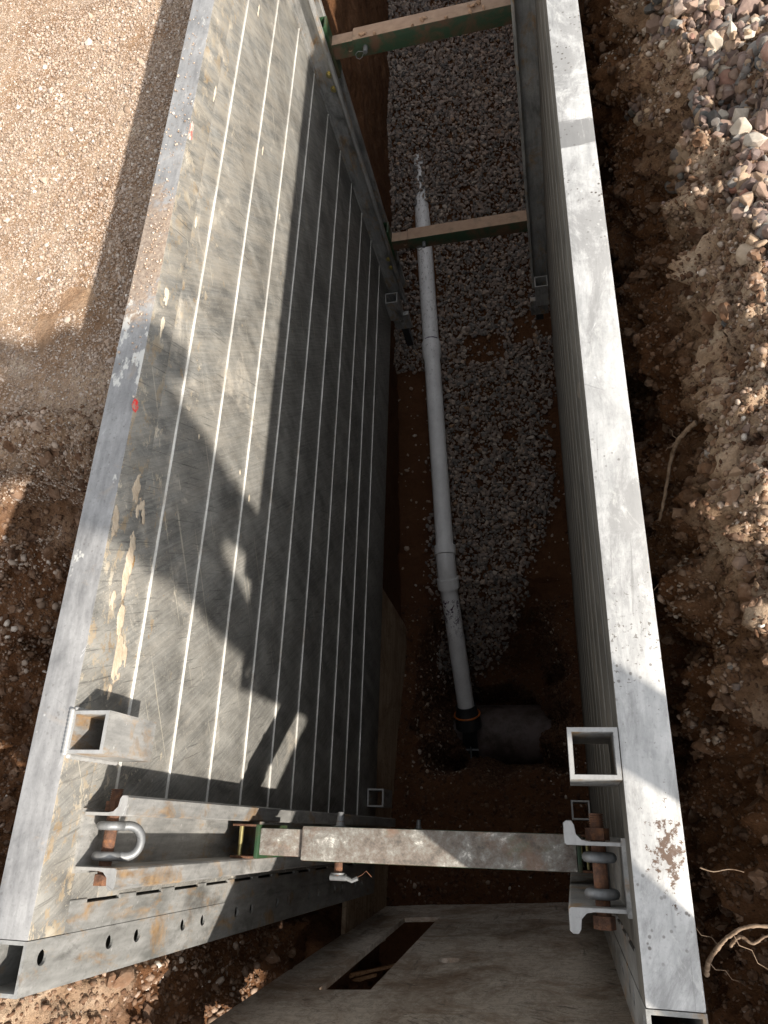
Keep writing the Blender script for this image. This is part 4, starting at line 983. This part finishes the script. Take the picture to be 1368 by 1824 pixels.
# ------------------------------------------------------------------ timber
# end sheet: leans a little away at the top, closes the near end of the trench
p0 = Vector((-0.93, -0.343, -2.90)); uu = Vector((1.0, 0.066, 0)).normalized(); vv = Vector((0, -0.058, 1)).normalized()
vv = (vv - uu * vv.dot(uu)).normalized(); ww = uu.cross(vv).normalized()        # ww points away from the trench when negative y
def on_sheet(px, py):
    d = ray(px, py); o_ = Vector((0, 0, 1.2)); k = (p0 - o_).dot(ww) / d.dot(ww); h = o_ + d * k - p0
    return h.dot(uu), h.dot(vv)
hc = [on_sheet(*p) for p in ((557, 1765), (722, 1636), (785, 1631), (662, 1760))]
u0 = (hc[0][0] + hc[1][0]) / 2; u1 = (hc[2][0] + hc[3][0]) / 2; v0 = (hc[1][1] + hc[2][1]) / 2; v1 = (hc[0][1] + hc[3][1]) / 2
v0, v1 = min(v0, v1), max(v0, v1)
rc = on_sheet(800, 1710)
lc = on_sheet(375, 1822)
M4 = Matrix(((uu.x, vv.x, ww.x, p0.x), (uu.y, vv.y, ww.y, p0.y), (uu.z, vv.z, ww.z, p0.z), (0, 0, 0, 1)))
sgn = -1 if ww.y > 0 else 1
if sgn < 0: M4 = M4 @ Matrix.Translation((0, 0, -0.018))
bm = bmesh.new(); cut_plate(bm, 1.12, 2.44, 0.018, [(u0, u1, v0, v1)], [(rc[0], rc[1], 0.038)], M4, 28)
o = obj('plywood_sheet', bm, M['ply']); tag(o, 'grey plywood sheet with a rectangular cut-out closing the near end of the trench', 'plywood sheet')
# side sheet under the left panel, one corner cut off
bm = bmesh.new(); prism(bm, [(-0.50, -3.25), (0.9, -3.25), (1.05, -3.35), (1.152, -3.02), (1.204, -2.36), (1.23, -2.0), (-0.50, -2.0)], -0.995, -0.977, 'x')
o = obj('plywood_sheet', bm, M['plank_wood']); o.location.x = 0.060
tag(o, 'narrow brown plywood sheet showing under the left panel, its far corner cut off', 'plywood sheet')
# what shows through the cut-out
def at_back(px, py, y):
    d = ray(px, py); k = y / d.y; return Vector((d.x * k, y, 1.2 + d.z * k))
bm = bmesh.new(); c = at_back(690, 1700, -0.66); box(bm, (-0.19, -0.009, -0.45), (0.19, 0.009, 0.25), 0.002)
bmesh.ops.rotate(bm, matrix=Matrix.Rotation(math.radians(-32), 3, 'X'), verts=bm.verts)
o = obj('board_offcut', bm, M['ply']); o.location = c; tag(o, 'grey board offcut leaning in the dark behind the cut-out', 'board')
def splinter(p, q, w, h, label, seed):
    r = random.Random(seed); bm = bmesh.new(); p, q = Vector(p), Vector(q); n = 8; rings = []
    d = (q - p).normalized(); s_ = d.cross(Vector((0, 0, 1))).normalized(); u_ = s_.cross(d)
    for k in range(n + 1):
        t_ = k / n; c_ = (q - p) * t_; a_ = w * (1 - 0.5 * t_) * r.uniform(0.75, 1.1); b_ = h * r.uniform(0.8, 1.15)
        rings.append([bm.verts.new(c_ + s_ * (a_ * x_) + u_ * (b_ * y_ + r.uniform(-.1, .1) * h)) for x_, y_ in ((-1, -1), (1, -1), (1.0, 0.7), (0.2, 1), (-1, 0.9))])
    for A, B in zip(rings, rings[1:]):
        for k in range(5): bm.faces.new((A[k], A[(k + 1) % 5], B[(k + 1) % 5], B[k]))
    bm.faces.new(rings[0][::-1]); bm.faces.new(rings[-1])
    o = obj('timber_offcut', bm, M['split']); o.location = p; return tag(o, label, 'timber')
splinter(at_back(596, 1756, -0.60), at_back(668, 1736, -0.59), 0.012, 0.008, 'short pale split timber end lying low in the plywood cut-out', 3)
splinter(at_back(618, 1738, -0.57), at_back(712, 1717, -0.56), 0.010, 0.011, 'longer splintered brown timber lying across the plywood cut-out', 5)

# ------------------------------------------------------------------ roots
def root(pts, r, label, side=(), seed=0):
    rr = random.Random(seed); bm = bmesh.new(); P_ = [Vector(p) for p in pts]; dense = []
    for a, b, c_, d_ in zip([P_[0]] + P_, P_, P_[1:], P_[2:] + [P_[-1]]):
        for k in range(8):
            t_ = k / 8; dense.append(0.5 * ((2 * b) + (c_ - a) * t_ + (2 * a - 5 * b + 4 * c_ - d_) * t_ ** 2 + (3 * b - a - 3 * c_ + d_) * t_ ** 3))
    dense.append(P_[-1]); n = len(dense)
    rad = [r * (1 - 0.45 * k / n) * rr.uniform(0.85, 1.15) for k in range(n)]
    dense = [p + Vector((rr.uniform(-1, 1), rr.uniform(-1, 1), rr.uniform(-1, 1))) * r * 0.12 for p in dense]
    tube(bm, dense, rad, 9)
    for (i, dv, r2) in side:
        b0 = P_[i]; d_ = Vector(dv); kx = d_.cross(Vector((0, 0, 1))) * 0.09; tube(bm, [b0, b0 + d_ * 0.25 + kx, b0 + d_ * 0.5 - kx * 0.4, b0 + d_ * 0.75 + kx * 0.8, b0 + d_], [r2, r2 * 0.85, r2 * 0.7, r2 * 0.5, r2 * 0.25], 7)
    o = obj('tree_root', bm, M['root'], None, True); return tag(o, label, 'root')
def off(px, py, z): return hitZ(px, py, z)
root([off(1240, 752, -0.33), off(1222, 768, -0.345), off(1206, 788, -0.36), off(1195, 820, -0.42), off(1188, 860, -0.46), off(1182, 895, -0.48), off(1174, 928, -0.50)], 0.0062, 'long pale snapped root hanging from the right bank', [(2, (-0.028, -0.022, 0.006), 0.0014), (2, (-0.014, 0.034, 0.008), 0.0010)], 1)
root([off(1258, 1735, -0.30), off(1262, 1712, -0.26), off(1280, 1685, -0.22), off(1305, 1662, -0.19), off(1335, 1650, -0.18), off(1385, 1650, -0.18)], 0.0042, 'forked root curling out of the right bank at its lower corner', [(1, (0.05, -0.03, -0.03), 0.0008), (2, (-0.045, 0.03, -0.01), 0.0007), (3, (0.05, -0.05, -0.03), 0.0008)], 2)
root([off(1300, 1685, -0.215), off(1318, 1668, -0.195), off(1340, 1680, -0.19), off(1362, 1668, -0.185), off(1385, 1664, -0.185)], 0.0028, 'thin wavy root beside the forked root on the right bank', [], 3)
for k, (pts, z) in enumerate([(((1162, 672), (1172, 648), (1178, 628)), -0.62), (((1246, 1545), (1270, 1552), (1300, 1548), (1325, 1553)), -0.32), (((1164, 1052), (1176, 1038), (1190, 1030)), -0.5)]):
    root([off(a, b, z) for a, b in pts], 0.0011, 'hair thin rootlet sticking out of the right bank', [], 10 + k)['group'] = 'rootlets in the right bank'

# ------------------------------------------------------------------ the photographer, out of frame, whose shadow falls across the left panel
def skin_body(name, verts, edges, radii, mat, parent, root_i=0, sub=2):
    me = bpy.data.meshes.new(name); me.from_pydata([tuple(v) for v in verts], edges, [])
    o = link(name, me, parent, [mat])
    md = o.modifiers.new('skin', 'SKIN'); md.use_smooth_shade = True
    for sv, r in zip(me.skin_vertices[0].data, radii):
        sv.radius = (r, r) if not isinstance(r, tuple) else r; sv.use_root = False
    me.skin_vertices[0].data[root_i].use_root = True
    sd_ = o.modifiers.new('smooth', 'SUBSURF'); sd_.levels = sub; sd_.render_levels = sub
    return o
PX, PY, GZ = 0.66, -0.27, -0.17
PT = thing('person', 'person on the right bank holding a phone out, casting the shadow on the left panel', 'person', (PX, PY, GZ))
fw = Vector((-0.80, 0.60, 0)).normalized(); rt = Vector((fw.y, -fw.x, 0))
def B(f_, r_, z_): return fw * f_ + rt * r_ + Vector((0, 0, z_))
PHC = Vector((0, 0, 1.2)) + m.to_3x3() @ Vector((0.004, -0.085, -0.020))            # under the phone's lower half
WL = PHC + Vector((0.075, -0.065, -0.030)) - Vector((PX, PY, GZ))
V_ = [B(0, -0.03, 0.96), B(0.0, -0.01, 1.10), B(0.02, 0.01, 1.26), B(0.05, 0.02, 1.42), B(0.08, 0.05, 1.50), B(0.12, 0.05, 1.58),
      B(0.0, 0.055, 0.88), B(0.04, 0.045, 0.50), B(0.02, 0.05, 0.10), B(0.0, -0.115, 0.88), B(0.03, -0.20, 0.50), B(-0.03, -0.225, 0.10),
      B(0.05, 0.22, 1.39), B(0.12, 0.27, 1.18), B(0.33, 0.17, 1.28), B(0.06, -0.17, 1.39), B(0.25, -0.31, 1.20), WL]
E_ = [(0, 1), (1, 2), (2, 3), (3, 4), (4, 5), (0, 6), (6, 7), (7, 8), (0, 9), (9, 10), (10, 11), (3, 12), (12, 13), (13, 14), (3, 15), (15, 16), (16, 17)]
R_ = [0.185, 0.20, 0.20, 0.15, 0.06, 0.055, 0.095, 0.068, 0.05, 0.10, 0.072, 0.052, 0.075, 0.056, 0.036, 0.075, 0.056, 0.034]
skin_body('body', V_, E_, R_, M['cloth'], PT)
V, Fc = pebble_proto(99, 3, 1.0, 0.05)
hd = mesh_np('head', V * np.array([0.098, 0.105, 0.125]), Fc); ho = link('head', hd, PT, [M['skin']]); ho.location = B(0.17, 0, 1.68)
bm = bmesh.new(); bmesh.ops.create_uvsphere(bm, u_segments=24, v_segments=16, radius=1.0)
for v in list(bm.verts):
    v.co = Vector((v.co.x * 0.106, v.co.y * 0.112, v.co.z * 0.13))
bmesh.ops.delete(bm, geom=[v for v in bm.verts if v.co.z < 0.0 and Vector(v.co).dot(fw) > -0.02], context='VERTS')
hr = obj('hair', bm, M['hair'], PT, True); hr.location = B(0.165, 0, 1.69)
for q, ft in ((0.05, 0.01), (-0.225, -0.04)):
    bm = bmesh.new(); tube(bm, [B(-0.07, q, 0.04), B(-0.03, q, 0.05), B(0.07, q, 0.042), B(0.17, q, 0.03), B(0.20, q, 0.025)], [0.03, 0.045, 0.045, 0.036, 0.018], 14)
    tube(bm, [B(-0.02, q, 0.05), B(-0.02, q, 0.14)], [0.05, 0.055], 14); bmesh.ops.translate(bm, vec=fw * ft, verts=bm.verts); obj('boot', bm, M['boot'], PT, True)
# hands: palm, four fingers and thumb each
def hand(wrist, tgt, name='hand'):
    d = (tgt - wrist).normalized(); s_ = d.cross(Vector((0, 0, 1))).normalized(); u_ = s_.cross(d)
    vs_ = [wrist, wrist + d * 0.05, wrist + d * 0.085]; ed = [(0, 1), (1, 2)]; rd = [0.026, 0.034, 0.03]
    for k, ln in enumerate((0.060, 0.072, 0.068, 0.052)):
        o_ = s_ * (0.030 - 0.020 * k); b0 = len(vs_)
        vs_ += [wrist + d * 0.09 + o_, wrist + d * (0.09 + ln * 0.5) + o_ - u_ * 0.012, wrist + d * (0.09 + ln * 0.8) + o_ - u_ * 0.03]
        ed += [(2, b0), (b0, b0 + 1), (b0 + 1, b0 + 2)]; rd += [0.0095, 0.0085, 0.0075]
    b0 = len(vs_); vs_ += [wrist + d * 0.045 + s_ * 0.045, wrist + d * 0.08 + s_ * 0.06 - u_ * 0.015]; ed += [(1, b0), (b0, b0 + 1)]; rd += [0.011, 0.009]
    return skin_body(name, vs_, ed, rd, M['skin'], PT, 0, 1)
hand(V_[17], PHC - Vector((PX, PY, GZ)))
hand(V_[14], V_[14] + Vector((-0.6, 0.35, -0.25)))
hc = B(0.17, 0, 1.68)
def face_part(name, f_, r_, z_, rad, mat, sc=(1, 1, 1)):
    bm = bmesh.new(); bmesh.ops.create_icosphere(bm, subdivisions=2, radius=rad)
    for v in bm.verts: v.co = fw * (v.co.x * sc[0]) + rt * (v.co.y * sc[1]) + Vector((0, 0, v.co.z * sc[2]))
    o = obj(name, bm, mat, PT, True); o.location = hc + fw * f_ + rt * r_ + Vector((0, 0, z_)); return o
face_part('nose', 0.100, 0, -0.012, 0.016, M['skin'], (1.1, 0.8, 1.5))
for q in (-1, 1):
    face_part('eye', 0.086, q * 0.034, 0.016, 0.0115, M['phone'], (0.7, 1.3, 0.8)); face_part('ear', -0.005, q * 0.098, -0.005, 0.026, M['skin'], (0.8, 0.35, 1.25))
face_part('mouth', 0.086, 0, -0.052, 0.014, M['redfaded'], (0.5, 1.6, 0.4)); face_part('chin', 0.055, 0, -0.085, 0.038, M['skin'], (1, 1.1, 0.9))
bm = bmesh.new(); box(bm, (-0.036, -0.135, 0.0), (0.036, 0.012, 0.008), 0.003)
ph = obj('phone', bm, M['phone']); mw = m.copy(); mw.translation = Vector((0, 0, 1.2)) + m.to_3x3() @ Vector((0, 0, 0.006)); ph.matrix_world = mw
tag(ph, 'black phone held out over the trench by the person on the right bank', 'phone')
